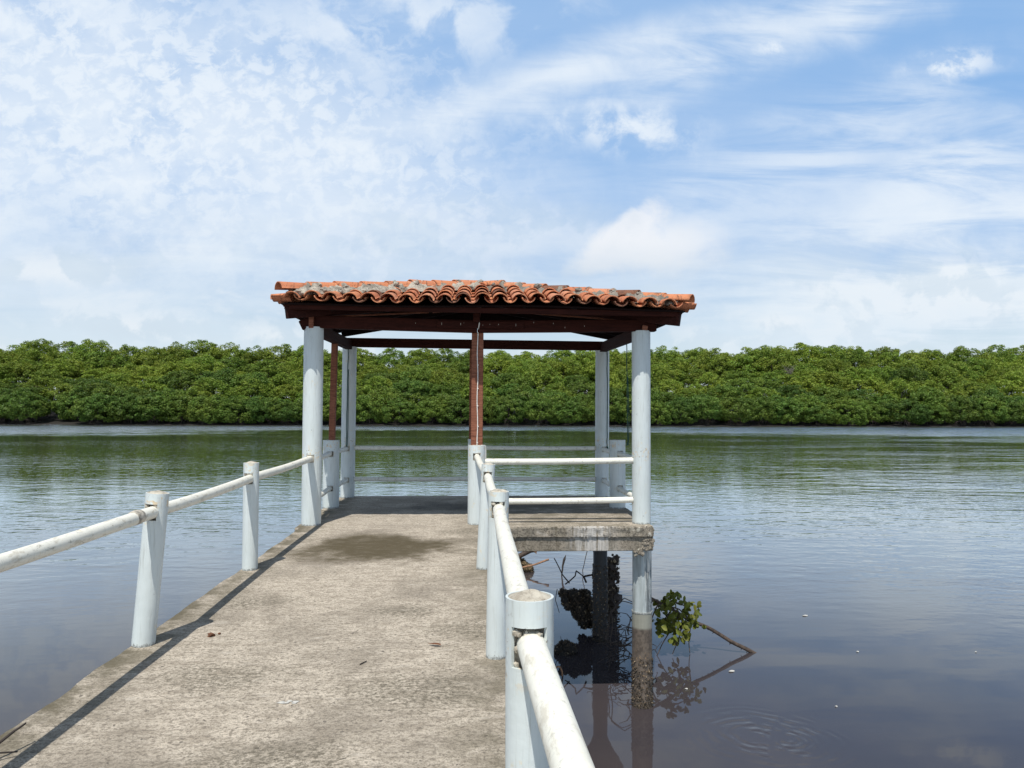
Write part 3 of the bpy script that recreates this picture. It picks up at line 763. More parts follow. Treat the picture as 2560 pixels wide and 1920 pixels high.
# ================================================================== THINGS IN THE WATER
def wob_tube(mb, pts, r0, r1, n=7, w=.01, seg=6, mi=0):
    P = []
    for i in range(len(pts) - 1):
        for q in range(seg):
            p = Vector(pts[i]).lerp(Vector(pts[i + 1]), q / seg)
            P.append(p + Vector((nz(p * 3 + Vector((1, 2, 3))), nz(p * 3 + Vector((7, 1, 3))), nz(p * 3 + Vector((3, 9, 4))))) * w)
    P.append(Vector(pts[-1])); k = len(P)
    mb.tube(P, [r0 + (r1 - r0) * i / (k - 1) for i in range(k)], n, True, True, mi)
    return P
def leaf(mb, base, d, nrm, L, Wd):
    d = Vector(d).normalized(); s = d.cross(Vector(nrm))
    if s.length < 1e-3: s = d.orthogonal()
    s.normalize(); n_ = s.cross(d); base = Vector(base)
    prof = ((0, .04), (.22, .45), (.5, .9), (.72, 1.), (.9, .7), (1, .1)); vs = []
    for (u, w) in prof:
        c0 = base + d * L * u + n_ * (-L * .12 * u * u)
        vs += [c0 - s * Wd * w * .5 + n_ * Wd * .12 * w, c0, c0 + s * Wd * w * .5 + n_ * Wd * .12 * w]
    fs = []
    for i in range(len(prof) - 1):
        for k in (0, 1): fs.append((i * 3 + k, i * 3 + k + 1, i * 3 + 3 + k + 1, i * 3 + 3 + k))
    mb.add(vs, fs, True)
# fallen leafy mangrove branch
br = tag(empty('mangrove_branch', (3.3, 11.8, W0)), 'fallen mangrove branch with olive leaves lying in the water beside the front right pile', 'branch')
mb = MB()
main = wob_tube(mb, [(4.43, 11.80, W0 - .05), (3.9, 11.84, -2.08), (3.42, 11.88, -1.84), (3.0, 11.86, -1.64), (2.72, 11.84, -1.44), (2.45, 11.82, -1.34)], .032, .016, 10, .03)
for q in range(40):
    i = rng.randrange(1, 18); p = main[i]; wob_tube(mb, [p, p + Vector((rng.uniform(-.02, .02), rng.uniform(-.02, .02), -rng.uniform(.02, .06)))], .009, .004, 5, 0, 2)
for (i, e) in ((14, (3.05, 11.7, -2.3)), (17, (2.85, 11.75, -2.0)), (17, (3.3, 11.75, -1.75)), (20, (2.6, 11.8, -2.2)), (22, (2.65, 11.75, -1.85)), (12, (3.35, 11.8, -2.32)), (19, (3.35, 11.8, -1.62)), (15, (2.75, 11.7, -2.36))):
    wob_tube(mb, [main[i], main[i].lerp(Vector(e), .5) + Vector((0, 0, .03)), e], .013, .006, 7, .05)
mb.build('stem', BARK, br)
mb = MB()
hubs = [(3.04, -1.45), (2.92, -1.53), (2.88, -1.6), (3.13, -1.49), (3.33, -1.51), (3.31, -1.61), (3.4, -1.63), (3.44, -1.66), (2.89, -1.67), (2.94, -1.73), (3.08, -1.67), (3.18, -1.66), (3.25, -1.67), (2.92, -1.82), (2.99, -1.81), (3.03, -1.87), (2.89, -1.92), (3.1, -1.95), (3.18, -1.86), (3.26, -1.89), (3.35, -1.79), (3.36, -1.91), (3.44, -1.88), (3.03, -1.96), (2.99, -2.0), (3.24, -2.02), (3.13, -2.03), (3.31, -2.06), (2.83, -1.85), (2.98, -2.06), (3.18, -2.11), (3.06, -1.75), (2.96, -1.9), (3.22, -1.77), (3.12, -1.81), (3.04, -2.04), (2.98, -1.53), (2.86, -1.75)]
for (hx, hz) in hubs:
    for cl in range(3):
        c0 = Vector((hx + rng.gauss(0, .06), 11.8 + rng.gauss(0, .12), hz + rng.gauss(0, .03)))
        ax = Vector((rng.uniform(-.8, .8), rng.uniform(-1, .2), rng.uniform(-.7, .8))).normalized()
        for q in range(rng.choice((2, 3, 3, 4))):
            d = (ax + Vector((rng.uniform(-1, 1), rng.uniform(-1, 1), rng.uniform(-1, .7))) * .7).normalized()
            leaf(mb, c0, d, Vector((rng.uniform(-.7, .7), -1., rng.uniform(.2, 1))), rng.uniform(.08, .14), rng.uniform(.042, .068))
mb.build('foliage', LEAF_NEAR, br)
# tangled dead twigs behind the front pile
mb = MB()
for q in range(46):
    a = Vector((rng.uniform(1.98, 2.45), rng.uniform(11.2, 11.6), rng.uniform(-2.34, -1.75)))
    d = Vector((rng.uniform(-.35, .35), rng.uniform(-.1, .1), rng.uniform(-.22, .30)))
    b2 = a + d; P = wob_tube(mb, [a, a.lerp(b2, .5) + Vector((rng.uniform(-.12, .12), 0, rng.uniform(-.02, .1))), b2], .009, .004, 6, .06)
    if rng.random() < .7: wob_tube(mb, [P[6], P[6] + Vector((rng.uniform(-.2, .2), rng.uniform(-.05, .05), rng.uniform(-.12, .15)))], .005, .003, 5, .03)
for q in range(2): wob_tube(mb, [(1.95 + .05 * q, 11.3, -1.95 - .1 * q), (2.02 + .05 * q, 11.32, -1.60 + .06 * q), (2.22 + .03 * q, 11.35, -1.42 + .05 * q), (2.55, 11.4, -1.5)], .009, .006, 6, .06)
tag(mb.build('dead_twigs', ROOT), 'tangle of bare dark mangrove twigs rising from the water behind the front right pile', 'twigs')
# oyster covered stake and root clumps
def clump(name, cx, cy, blobs, n, label, twigs=(), leaves=0, mat_=CRUST, s=.03):
    o = empty(name, (cx, cy, W0)); tag(o, label, 'oyster clump'); mb = MB(); kb = MB()
    tot = sum(bb[3] ** 2 for bb in blobs)
    for (bx, by_, bz_, r_) in blobs:
        lump(kb, (bx, by_, bz_), r_, .35, (1, .8, 1), sub=2)
        for q in range(int(n * r_ * r_ / tot)):
            d = Vector((rng.gauss(0, 1), rng.gauss(0, 1), rng.gauss(0, 1))).normalized()
            c0 = Vector((bx + d.x * r_, by_ + d.y * r_ * .8, bz_ + d.z * r_)); shell(mb, c0, d, s); lump(mb, c0, s * rng.uniform(.3, .7), .5)
    mb.build('shells', mat_, o); kb.build('core', ROOTDARK if mat_ is CRUST else mat_, o)
    if twigs:
        mb = MB()
        for tw in twigs: wob_tube(mb, tw[0], tw[1], tw[2], 6, .015)
        mb.build('twig', TWIGM, o)
    return o
st = tag(empty('oyster_stake', (2.50, 13.7, W0)), 'short oyster covered stake standing just behind the back right pile', 'stake')
mb = MB(); mb.tube([(2.48, 13.7, W0 - .6), (2.47, 13.7, W0), (2.44, 13.7, -1.25)], [.10, .10, .07], 16)
for q in range(16): lump(mb, (2.46 + rng.uniform(-.04, .06), 13.68, W0 + rng.uniform(0, 1.1)), rng.uniform(.07, .12), .5, sub=2)
so = mb.build('core', ROOT, st); crust('shells', st, 2.47, 13.7, .115, W0 - .02, -1.18, 420, .04, thin=False)
bl = []
for q in range(70):
    u = rng.random(); v = rng.random(); w = .28 * (1 - .74 * v)
    x0 = 1.72 + .22 * v + (u - .5) * 2 * w
    bl.append((x0, 13.0 + rng.uniform(-.12, .12), -1.66 - .56 * v, rng.uniform(.04, .08)))
for q in range(7): bl.append((1.50 + .07 * q, 13.0, -1.66 + rng.uniform(-.03, .03), rng.uniform(.04, .065)))
clump('oyster_root', 1.75, 13.0, bl, 2600, 'large black oyster covered root mass hanging over the water left of the back right pile',
      [([(1.62, 13, -1.5), (1.50, 13, -1.36), (1.36, 13, -1.08)], .012, .008), ([(1.55, 13, -1.52), (1.72, 13, -1.38), (1.74, 13, -1.30), (1.86, 13, -1.40)], .012, .01), ([(1.9, 13, -1.5), (1.86, 13, -1.4), (2.0, 13, -1.37), (2.08, 13, -1.42)], .016, .016), ([(1.42, 13, -1.6), (1.38, 13, -1.8), (1.45, 13, -2.0)], .007, .005)])
clump('oyster_rock', 1.42, 11.95, [(1.42, 11.95, W0 + .05, .13), (1.35, 11.95, W0 + .02, .10), (1.49, 11.93, W0 + .04, .11), (1.43, 11.9, W0 - .05, .14)], 700, 'small round black oyster cluster at the waterline under the platform',
      [([(1.38, 11.95, W0 + .12), (1.35, 11.95, W0 + .25)], .005, .003), ([(1.47, 11.95, W0 + .12), (1.45, 11.95, W0 + .22)], .005, .003)])
MUDCRUST = simple('brown_shell_mud', (.17, .12, .06), .7, 14, .3, .01)
clump('oyster_rock', 1.0, 17.8, [(.98, 17.8, W0 + .12, .22), (1.15, 17.8, W0 + .08, .16), (1.28, 17.8, W0 + .05, .10), (.8, 17.8, W0 + .1, .2)], 500, 'brown oyster clump with broken driftwood in the water beyond the platform', mat_=MUDCRUST, s=.045)
mb = MB(); wob_tube(mb, [(.75, 17.7, -2.1), (1.05, 17.7, -1.96), (1.36, 17.7, -1.82)], .05, .062, 12, .02)
dl = tag(mb.build('driftwood_log', BARK), 'dark broken driftwood log with a split pale end beyond the platform', 'log')
mb = MB()
for q in range(7): wob_tube(mb, [(1.34, 17.7 + rng.uniform(-.03, .03), -1.83 + rng.uniform(-.03, .03)), (1.43 + rng.uniform(-.02, .04), 17.7 + rng.uniform(-.04, .04), -1.80 + rng.uniform(-.13, .06))], .03, .008, 6, .01, 3)
mb.build('split_end', PALEWOOD, dl)
mb = MB(); wob_tube(mb, [(1.1, 17.6, -2.2), (1.4, 17.6, -2.13), (1.72, 17.6, -2.02)], .02, .024, 8, .01)
tag(mb.build('driftwood_stick', PALEWOOD), 'thin straight brown stick lying on the oyster clump beyond the platform', 'stick')
mb = MB(); wob_tube(mb, [(1.98, 17.3, W0 - .1), (2.0, 17.3, -2.1), (2.05, 17.3, -1.95)], .012, .03, 7, .03); wob_tube(mb, [(2.05, 17.3, -1.95), (2.08, 17.3, -1.86)], .025, .003, 6, .01)
tag(mb.build('water_twig', TWIGM), 'short dark twig with a leafy tip standing in the water', 'twig')
mb = MB(); wob_tube(mb, [(2.50, 17.3, W0 - .1), (2.47, 17.3, -2.2), (2.55, 17.3, -1.8), (2.55, 17.3, -1.65), (2.44, 17.3, -1.52)], .009, .008, 7, .03)
wob_tube(mb, [(2.55, 17.3, -1.65), (2.68, 17.3, -1.72), (2.78, 17.3, -2.05), (2.80, 17.3, W0 - .02)], .008, .006, 7, .03)
tag(mb.build('water_twig', TWIGM), 'thin forked twig arching out of the water under the platform edge', 'twig')
mb = MB(); P = [(1.20 + .06 * math.cos(a), 10.9, W0 + .02 + .12 * math.sin(a)) for a in [R(x) for x in range(-40, 190, 12)]]
wob_tube(mb, P, .012, .012, 7, .01, 2); tag(mb.build('curled_root', PALEWOOD), 'curled brown root looping out of the water beside the near rail', 'root')
# floating flakes
mb = MB()
vs = []
for k in range(14): a = 6.283 * k / 14; vs.append((math.cos(a) * (.085 + .02 * nz((k, 3, 1), .9)), math.sin(a) * .05, .004 * math.sin(a * 2)))
mb.add(vs + [(v[0], v[1], v[2] - .006) for v in vs], [tuple(range(14)), tuple(range(14, 28))[::-1]] + [(k, 14 + k, 14 + (k + 1) % 14, (k + 1) % 14) for k in range(14)])
fk = mb.build('floating_flake', FOAM); first = True
FL = [((1577, 1442), 1.0), ((1735, 1323), 1.1), ((1847, 1399), .5), ((1800, 1515), .35), ((1480, 1480), .45), ((2100, 1398), .4), ((105, 1576), .45)]
def onwater(px, py):
    u = (px - 1106) / 1650; d = Vector((math.sin(R(2.8)), math.cos(R(2.8)), 0)); r_ = Vector((math.cos(R(2.8)), -math.sin(R(2.8)), 0))
    k = -(877 - py - (px - 1106) * .003) / 1650; Z = (1.5 - W0) / k; return d * Z + r_ * u * Z
for (p, s) in FL:
    o = fk if first else fk.copy()
    if not first: col.objects.link(o)
    first = False; q = onwater(*p); o.location = (q.x, q.y, W0 + .012); o.scale = (s * .55, s * .55, 1); o.rotation_euler = (0, 0, rng.uniform(-.6, .6))
    tag(o, 'small pale flake floating on the dark water', 'flake', 'pale flakes floating on the water')
# litter on the deck
mb = MB(); leaf(mb, (-.285, 4.84, .012), (1, -.25, .1), (0, 0, 1), .085, .035)
tag(mb.build('dry_leaf', DRYLEAF), 'curled rust brown dry leaf on the deck near the right railing', 'leaf')
mb = MB(); lump(mb, (-1.70, 5.09, .010), .018, .6, (1.2, 1, .7), 2); lump(mb, (-1.66, 5.13, .006), .010, .5, (1.2, 1, .7))
tag(mb.build('dirt_clod', DRYLEAF), 'small dark brown clod on the deck near the left railing', 'clod')
mb = MB()
for q in range(7): lump(mb, (-.93 + rng.uniform(-.035, .035), 3.95 + rng.uniform(-.015, .015), .003), rng.uniform(.008, .018), .4, (1.2, .8, .25), 2, True)
tag(mb.build('bird_dropping', FOAM), 'white bird dropping in the middle of the deck', 'dropping')
mb = MB(); wob_tube(mb, [(-1.73, 3.75, .008), (-.0 - 1.68, 3.82, .01)], .006, .004, 6, .004)
wob_tube(mb, [(-.74, 4.47, .006), (-.70, 4.55, .009)], .005, .003, 6, .003)
mb2 = MB(); wob_tube(mb2, [(-2.10, 3.22, .02), (-2.02, 3.33, .05), (-1.98, 3.44, .09), (-1.965, 3.50, .10)], .009, .004, 7, .01); wob_tube(mb2, [(-2.025, 3.325, .047), (-1.94, 3.40, .02)], .005, .003, 6, .0)
tag(mb2.build('twig', TWIGM), 'dark forked twig at the left edge of the deck', 'twig')
mb3 = MB(); wob_tube(mb3, [(-.655, 4.50, .004), (-.625, 4.55, .006)], .004, .003, 6, .004)
tag(mb3.build('twig', TWIGM), 'tiny dark twig in the middle of the deck', 'twig')

# ================================================================== WATER, BANK, FOREST
m, t, b = mat('murky_water')
P = t.pos; x, y, z = t.sep(P)
dist = t.m('SQRT', t.m('ADD', t.m('MULTIPLY', x, x), t.m('MULTIPLY', y, y)))
mud = t.mapr(t.noise(P, .25, 4, .55), .35, .68)
mudc = t.mix(mud, rgb(.054, .045, .047), rgb(.040, .036, .042))
big = t.noise(t.mapping(P, (.018, .05, 0)), 1., 4, .55)            # wind patches
gust = t.noise(t.mapping(P, (.035, .12, 0), (0, 0, R(4)), (5, 2, 0)), 1., 5, .6)
dn = t.m('ADD', dist, t.m('MULTIPLY', t.m('SUBTRACT', t.noise(t.mapping(P, (.05, .11, 0), loc=(3, 1, 0)), 1., 5, .6), .5), 46))
w_f = t.noise(t.mapping(P, (1., 1.35, 1), (0, 0, R(12))), 2.7, 2, .5, .2)
w_s = t.noise(t.mapping(P, (1.0, 1.9, 1), (0, 0, R(-9))), 1.25, 3, .5, .2)
w_m = t.noise(t.mapping(P, (1.0, 2.4, 1), (0, 0, R(-14))), .40, 3, .5, .3)
w_l = t.noise(t.mapping(P, (.6, 2.2, 1), (0, 0, R(3))), .55, 2, .5)
mid = t.m('MULTIPLY', t.mapr(dist, 13, 26), t.mapr(dn, 14, 40, .80, .26))
far = t.mapr(t.m('ADD', dist, t.m('MULTIPLY', t.m('SUBTRACT', big, .5), 90)), 90, 156)
rightw = t.m('MULTIPLY', t.mapr(t.m('ADD', x, t.m('MULTIPLY', y, -.10)), -2, 26), t.m('MULTIPLY', t.mapr(y, 16, 30), t.mapr(dn, 34, 60, 1., .42)))
gm = t.mapr(gust, .40, .62, .16, .95)
amp = t.m('MAXIMUM', t.m('MULTIPLY', mid, t.mapr(big, .36, .62, .6, 1.)), t.m('MULTIPLY', rightw, gm))
amp = t.m('MAXIMUM', amp, far)
fade = t.mapr(dist, 20, 90, 1., 2.6)
h = t.m('ADD', t.m('MULTIPLY', w_f, .017), t.m('ADD', t.m('MULTIPLY', w_s, .030), t.m('MULTIPLY', w_m, .045)))
h = t.m('MULTIPLY', t.m('MULTIPLY', h, fade), t.m('ADD', amp, .010))
h = t.m('ADD', h, t.m('MULTIPLY', w_l, .0026))
# rings where a fish rose
for (rx, ry, am, fq, ext) in ((3.32, 8.85, .0020, 40., 1.1), (3.62, 8.72, .0013, 48., .9)):
    ddx = t.m('SUBTRACT', x, rx); ddy = t.m('SUBTRACT', y, ry)
    rr = t.m('SQRT', t.m('ADD', t.m('MULTIPLY', ddx, ddx), t.m('MULTIPLY', ddy, ddy)))
    rr2 = t.m('ADD', rr, t.m('MULTIPLY', t.m('SUBTRACT', t.noise(P, 2.2, 3), .5), .16))
    ring = t.m('MULTIPLY', t.m('SINE', t.m('MULTIPLY', rr2, fq)), t.m('MULTIPLY', t.mapr(rr, .1, ext, am, 0), t.mapr(t.noise(P, 3.1, 2), .38, .62)))
    h = t.m('ADD', h, ring)
nn = t.bump(h, 1.0, 1.0)
tex = t.noise(t.mapping(P, (.5, .30, 0)), 1.0, 6, .75)
# wind-blown ripples too small to model lean towards the near shore
bias = t.m('MULTIPLY', t.m('ADD', t.m('MULTIPLY', far, .13), t.m('MULTIPLY', amp, t.mapr(dist, 16, 60, .006, .026))), t.mapr(tex, .30, .68, .35, 1.5))
nn = t.vm('NORMALIZE', t.vm('ADD', nn, t.comb(0., t.m('MULTIPLY', bias, -1.), 0.)))
rough_ = t.m('ADD', .018, t.m('ADD', t.m('MULTIPLY', far, .07), t.m('MULTIPLY', t.m('MULTIPLY', amp, t.mapr(dist, 20, 60)), .07)))
df = t.new('ShaderNodeBsdfDiffuse'); t.put(df.inputs['Color'], mudc)
gl = t.new('ShaderNodeBsdfGlossy'); t.put(gl.inputs['Color'], rgb(.90, .97, 1.0)); t.put(gl.inputs['Roughness'], rough_); t.put(gl.inputs['Normal'], nn)
fr = t.new('ShaderNodeFresnel'); fr.inputs['IOR'].default_value = 1.333; t.put(fr.inputs['Normal'], nn)
fac = t.m('MINIMUM', t.m('MULTIPLY', fr.outputs[0], t.mapr(fr.outputs[0], .06, .34, .82, 1.62)), .87)
mx = t.new('ShaderNodeMixShader'); t.put(mx.inputs[0], fac); t.l.new(df.outputs[0], mx.inputs[1]); t.l.new(gl.outputs[0], mx.inputs[2])
t.l.new(mx.outputs[0], t.n['Material Output'].inputs['Surface']); t.n.remove(b)
WATER = m
mb = MB(); mb.add([(-900, -60, W0), (900, -60, W0), (900, 260, W0), (-900, 260, W0)], [(0, 1, 2, 3)])
tag(mb.build('water', WATER), 'wide calm brown estuary water', None, None, 'structure')
mb = MB(); vs = []; nx = 60
for i in range(nx + 1):
    X = -320 + 640 * i / nx; Y0 = 150.5 + 1.2 * nz((X, 0, 0), .05) - .012 * X
    for (dy, zz) in ((-1.5, W0 - .5), (0, W0 + .05), (4, W0 + .35), (60, W0 + 4.5), (800, W0 + 4.6)): vs.append((X * (1 if dy < 100 else 5), Y0 + dy, zz))
mb.add(vs, [(i * 5 + k, (i + 1) * 5 + k, (i + 1) * 5 + k + 1, i * 5 + k + 1) for i in range(nx) for k in range(4)])
tag(mb.build('terrain', MUD), 'dark muddy far bank', None, None, 'structure')

def quads(points, dirs, sizes, nr):
    """leaf-sized faces: one bent quad per leaf"""
    n = len(points); a = nr.normal(size=(n, 3)); a -= (a * dirs).sum(1)[:, None] * dirs; a /= np.linalg.norm(a, axis=1)[:, None]; b_ = np.cross(dirs, a)
    L = sizes[:, None]; Wd = L * nr.uniform(.5, .75, (n, 1))
    v = np.stack([points - a * L * .5, points + b_ * Wd * .5 + dirs * L * .08, points + a * L * .5, points - b_ * Wd * .5 + dirs * L * .08], 1)
    return v.reshape(-1, 3)
def crown_mesh(name, seed, Rc, z0, z1, nclump, per, leafs, material, lowfill=.0):
    nr = np.random.default_rng(seed); pts = []; drs = []; szs = []
    cz = z0 + (z1 - z0) * .45
    for i in range(nclump):
        while True:
            d = nr.normal(size=3); d /= np.linalg.norm(d)
            if d[2] > -.55 - lowfill: break
        rad = nr.uniform(.72, 1.05)
        hz = (z1 - cz) if d[2] > 0 else (cz - z0)
        c = np.array([d[0] * Rc * rad, d[1] * Rc * rad, cz + d[2] * hz * rad])
        rc = Rc * nr.uniform(.09, .22)
        k = int(per * (rc / (Rc * .2)) ** 2)
        q = nr.normal(size=(k, 3)); q /= np.linalg.norm(q, axis=1)[:, None]
        q = q + d * .45; q[:, 2] += .12; q /= np.linalg.norm(q, axis=1)[:, None]
        p = c + q * rc * nr.uniform(.55, 1.08, (k, 1)) * np.array([1., 1., .95])
        n_ = q * .8 + nr.normal(size=(k, 3)) * .55 + np.array([0, -.0, .28]); n_ /= np.linalg.norm(n_, axis=1)[:, None]
        pts.append(p); drs.append(n_); szs.append(nr.uniform(.7, 1.35, k) * leafs)
    pts = np.concatenate(pts); drs = np.concatenate(drs); szs = np.concatenate(szs)
    v = quads(pts, drs, szs, nr); n = len(pts)
    me = bpy.data.meshes.new(name); me.vertices.add(4 * n); me.vertices.foreach_set('co', v.ravel())
    me.loops.add(4 * n); me.loops.foreach_set('vertex_index', np.arange(4 * n, dtype=np.int32))
    me.polygons.add(n); me.polygons.foreach_set('loop_start', np.arange(0, 4 * n, 4, dtype=np.int32))
    me.update(calc_edges=True); me.materials.append(material); return me
def trunk_mesh(name, seed, H, Rc, r, stilts):
    global rng
    keep = rng; rng = random.Random(seed); mb = MB()
    wob_tube(mb, [(0, 0, 0), (rng.uniform(-.3, .3), rng.uniform(-.3, .3), H * .5), (rng.uniform(-.4, .4), rng.uniform(-.4, .4), H * .9)], r, r * .35, 8, .2)
    for q in range(7):
        a = rng.uniform(0, 6.28); z = H * rng.uniform(.4, .75)
        wob_tube(mb, [(0, 0, z), (math.cos(a) * Rc * .35, math.sin(a) * Rc * .35, z + H * .1), (math.cos(a) * Rc * .7, math.sin(a) * Rc * .7, z + H * .14)], r * .4, r * .12, 6, .15)
    for q in range(stilts):
        a = rng.uniform(0, 6.28); d = rng.uniform(.8, 2.6); h0 = rng.uniform(.8, 2.0)
        wob_tube(mb, [(0, 0, h0), (math.cos(a) * d * .6, math.sin(a) * d * .6, h0 * .75), (math.cos(a) * d, math.sin(a) * d, -.4)], .06, .045, 5, .08, 3)
    rng = keep
    o = mb.build(name, TRUNK, None, link=False); me = o.data; bpy.data.objects.remove(o); return me
LOW, MID, TALL = [], [], []
for k in range(5): LOW.append((crown_mesh('low_crown', 10 + k, 3.6, (.0, .7, .3, 1.0, .2)[k], 6.4, 170, 120, .27, LEAF_LOW, .3), trunk_mesh('low_trunk', 10 + k, 5, 3.4, .13, 18)))
for k in range(5): MID.append((crown_mesh('mid_crown', 30 + k, 4.3, 1.8, 11., 175, 120, .29, LEAF_LOW if k < 2 else LEAF_HI), trunk_mesh('mid_trunk', 30 + k, 9, 4, .2, 4)))
for k in range(6): TALL.append((crown_mesh('tall_crown', 50 + k, 4.6, 6.5, 18., 175, 120, .31, LEAF_HI), trunk_mesh('tall_trunk', 50 + k, 15, 4.4, .26, 0)))
SKY = [(-300, 752), (0, 757), (100, 752), (180, 745), (228, 739), (300, 750), (350, 752), (430, 744), (480, 743), (540, 752), (620, 752), (700, 756), (800, 756), (950, 757), (1100, 758), (1300, 757), (1420, 747), (1500, 752), (1570, 756), (1640, 747), (1700, 742), (1760, 741), (1850, 744), (1930, 749), (2050, 750), (2140, 750), (2212, 747), (2500, 748)]
def skyz(X, Y):
    px = (X / Y - .049) * 1650 + 1106
    for (a, b2) in zip(SKY, SKY[1:]):
        if a[0] <= px <= b2[0]: yy = a[1] + (b2[1] - a[1]) * (px - a[0]) / (b2[0] - a[0]); break
    else: yy = 750
    yy -= (px - 1106) * .003
    return 1.5 + (877 - yy) / 1650 * Y
rows = [(152.5, 'low', 5.6, 5.2), (156.5, 'low', 6.6, 6.2), (162, 'mid', 7.2, 8.2), (168.5, 'mid', 7.4, 10.6), (176, 'tall', 7.8, 12.9), (184.5, 'tall', 7.8, 15.6), (194, 'tall', 7.2, None), (203, 'tall', 7.6, -1)]
INFO = {'low': (LOW, 6.4, 'low dark green mangrove leaning over the water on the far bank', 'low mangroves along the far waterline'),
        'mid': (MID, 11., 'mid height green mangrove behind the waterline on the far bank', 'mangroves in the middle of the far wood'),
        'tall': (TALL, 18., 'tall yellow green tree on the skyline of the far wood', 'tall trees at the top of the far wood')}
tr = random.Random(3); cnt = 0
for ri_, (Y, kd, sp, ht) in enumerate(rows):
    X = Y * -.64 + tr.uniform(-3, 0)
    while X < Y * .76:
        vs, h0, lab, grp = INFO[kd]; k = tr.randrange(len(vs))
        YY = Y + tr.uniform(-2, 2) - .012 * X
        if kd == 'low' and ri_ == 0: YY = Y + tr.uniform(-.7, 1.2) - .012 * X
        zt = skyz(X, YY) + tr.uniform(-.6, .35) if ht is None else skyz(X, YY) - 1.2 + tr.uniform(-.9, .6) if ht == -1 else (W0 + ht * (1 + tr.uniform(-.16, .16)) + (skyz(X, YY) - (1.5 + .0755 * YY)) * (.5 if kd == 'tall' else 0) + 1.6 * nz((X, Y, 0), .045))
        zg = W0 + .2 + .07 * (YY - 152)
        s = (zt - zg) / h0; sx = tr.uniform(.98, 1.3) * (1 if kd != 'low' else .98)
        if ri_ == 0 and abs(X + 78) < 4.2: X += sp * .5; continue
        root = bpy.data.objects.new('mangrove_tree', None); root.location = (X, YY, zg); root.rotation_euler = (0, 0, tr.uniform(0, 6.283)); root.scale = (sx, sx, s); col.objects.link(root)
        tag(root, lab, 'tree', grp)
        c_ = bpy.data.objects.new('crown', vs[k][0]); col.objects.link(c_); c_.parent = root
        t_ = bpy.data.objects.new('trunk', vs[k][1]); col.objects.link(t_); t_.parent = root
        cnt += 1; X += sp * tr.uniform(.78, 1.2)
print('trees', cnt)
# two bare bleached trees among the green
def bare(X, Y, z0, H, seed, label):
    global rng
    keep = rng; rng = random.Random(seed); mb = MB()
    for q in range(26):
        a = rng.uniform(0, 6.28); e = Vector((math.cos(a) * H * rng.uniform(.2, .6), -abs(math.sin(a)) * H * .3, H * rng.uniform(.5, 1.)))
        b0 = Vector((X, Y, z0)); P = wob_tube(mb, [b0, b0 + e * .5 + Vector((0, 0, .3)), b0 + e], .045, .02, 5, .2)
        for w in range(3): p = P[rng.randrange(4, 10)]; wob_tube(mb, [p, p + Vector((rng.uniform(-.9, .9), rng.uniform(-.5, .2), rng.uniform(.1, .9)))], .03, .015, 4, .1, 3)
    rng = keep; tag(mb.build('dead_tree', DEADW), label, 'tree')
bare(98.5, 158.2, 1.8, 3.6, 5, 'grey leafless tree low in the green wood near the right edge')
bare(72, 172, 7.8, 3.4, 8, 'pale leafless treetop high in the far wood right of the pavilion')

# ================================================================== SKY, SUN, CAMERA
sun_dir = Vector((.135, .514, -1)).normalized()          # the way the light travels
elev = math.asin(-sun_dir.z); azi = math.atan2(-sun_dir.x, -sun_dir.y)   # compass angle from +Y towards +X
sd = bpy.data.lights.new('sun', 'SUN'); sd.energy = 4.6; sd.angle = R(.53); sd.color = (1, .955, .88)
so = bpy.data.objects.new('sun', sd); col.objects.link(so); so.rotation_euler = sun_dir.to_track_quat('-Z', 'Y').to_euler(); so.location = (-8, -20, 40)

w = bpy.data.worlds.new('World'); sc.world = w; w.use_nodes = True
t = NT(w.node_tree); bg = t.n['Background']
sky = t.new('ShaderNodeTexSky', sky_type='NISHITA'); sky.sun_disc = False; sky.sun_elevation = elev; sky.sun_rotation = azi
sky.air_density = 1.0; sky.dust_density = .6; sky.ozone_density = 1.6
D = t.new('ShaderNodeTexCoord').outputs['Generated']
dx, dy, dz = t.sep(D)
ay = t.m('MAXIMUM', t.m('ABSOLUTE', dy), .05)
u = t.m('DIVIDE', dx, ay); v = t.m('DIVIDE', t.m('MAXIMUM', dz, 0.), ay)
UV = t.comb(u, v, 0)
def PX(px, py): return (px - 1106) / 1650 + .049, (877 - py) / 1650
def blob(cx, cy, rx, ry, rot=0., soft=1., warp=None, wa=.0):
    u0, v0 = PX(cx, cy); c, s = math.cos(rot), math.sin(rot)
    a = t.m('SUBTRACT', u, u0); b_ = t.m('SUBTRACT', v, v0)
    p = t.m('DIVIDE', t.m('ADD', t.m('MULTIPLY', a, c), t.m('MULTIPLY', b_, s)), rx / 1650); q = t.m('DIVIDE', t.m('SUBTRACT', t.m('MULTIPLY', b_, c), t.m('MULTIPLY', a, s)), ry / 1650)
    d = t.m('SQRT', t.m('ADD', t.m('MULTIPLY', p, p), t.m('MULTIPLY', q, q)))
    if warp is not None: d = t.m('ADD', d, t.m('MULTIPLY', t.m('SUBTRACT', warp, .5), wa))
    return t.mapr(d, 1 - soft, 1 + soft * .35, 1, 0)
def add(a, b_): return t.m('ADD', a, b_, clamp=True)
def scr(a, b_): return t.m('SUBTRACT', 1., t.m('MULTIPLY', t.m('SUBTRACT', 1., a), t.m('SUBTRACT', 1., b_)))
nA = t.noise(t.mapping(UV, (1, 1.5, 1), (0, 0, R(-18))), 3.2, 7, .58, .5)          # broad veils
nB = t.noise(t.mapping(UV, (1, 1.2, 1), (0, 0, R(-25)), (2, 5, 0)), 36, 7, .62, .35)       # mackerel
nC = t.noise(t.mapping(UV, (1, 1, 1), loc=(7, 3, 0)), 9, 8, .58, .4)
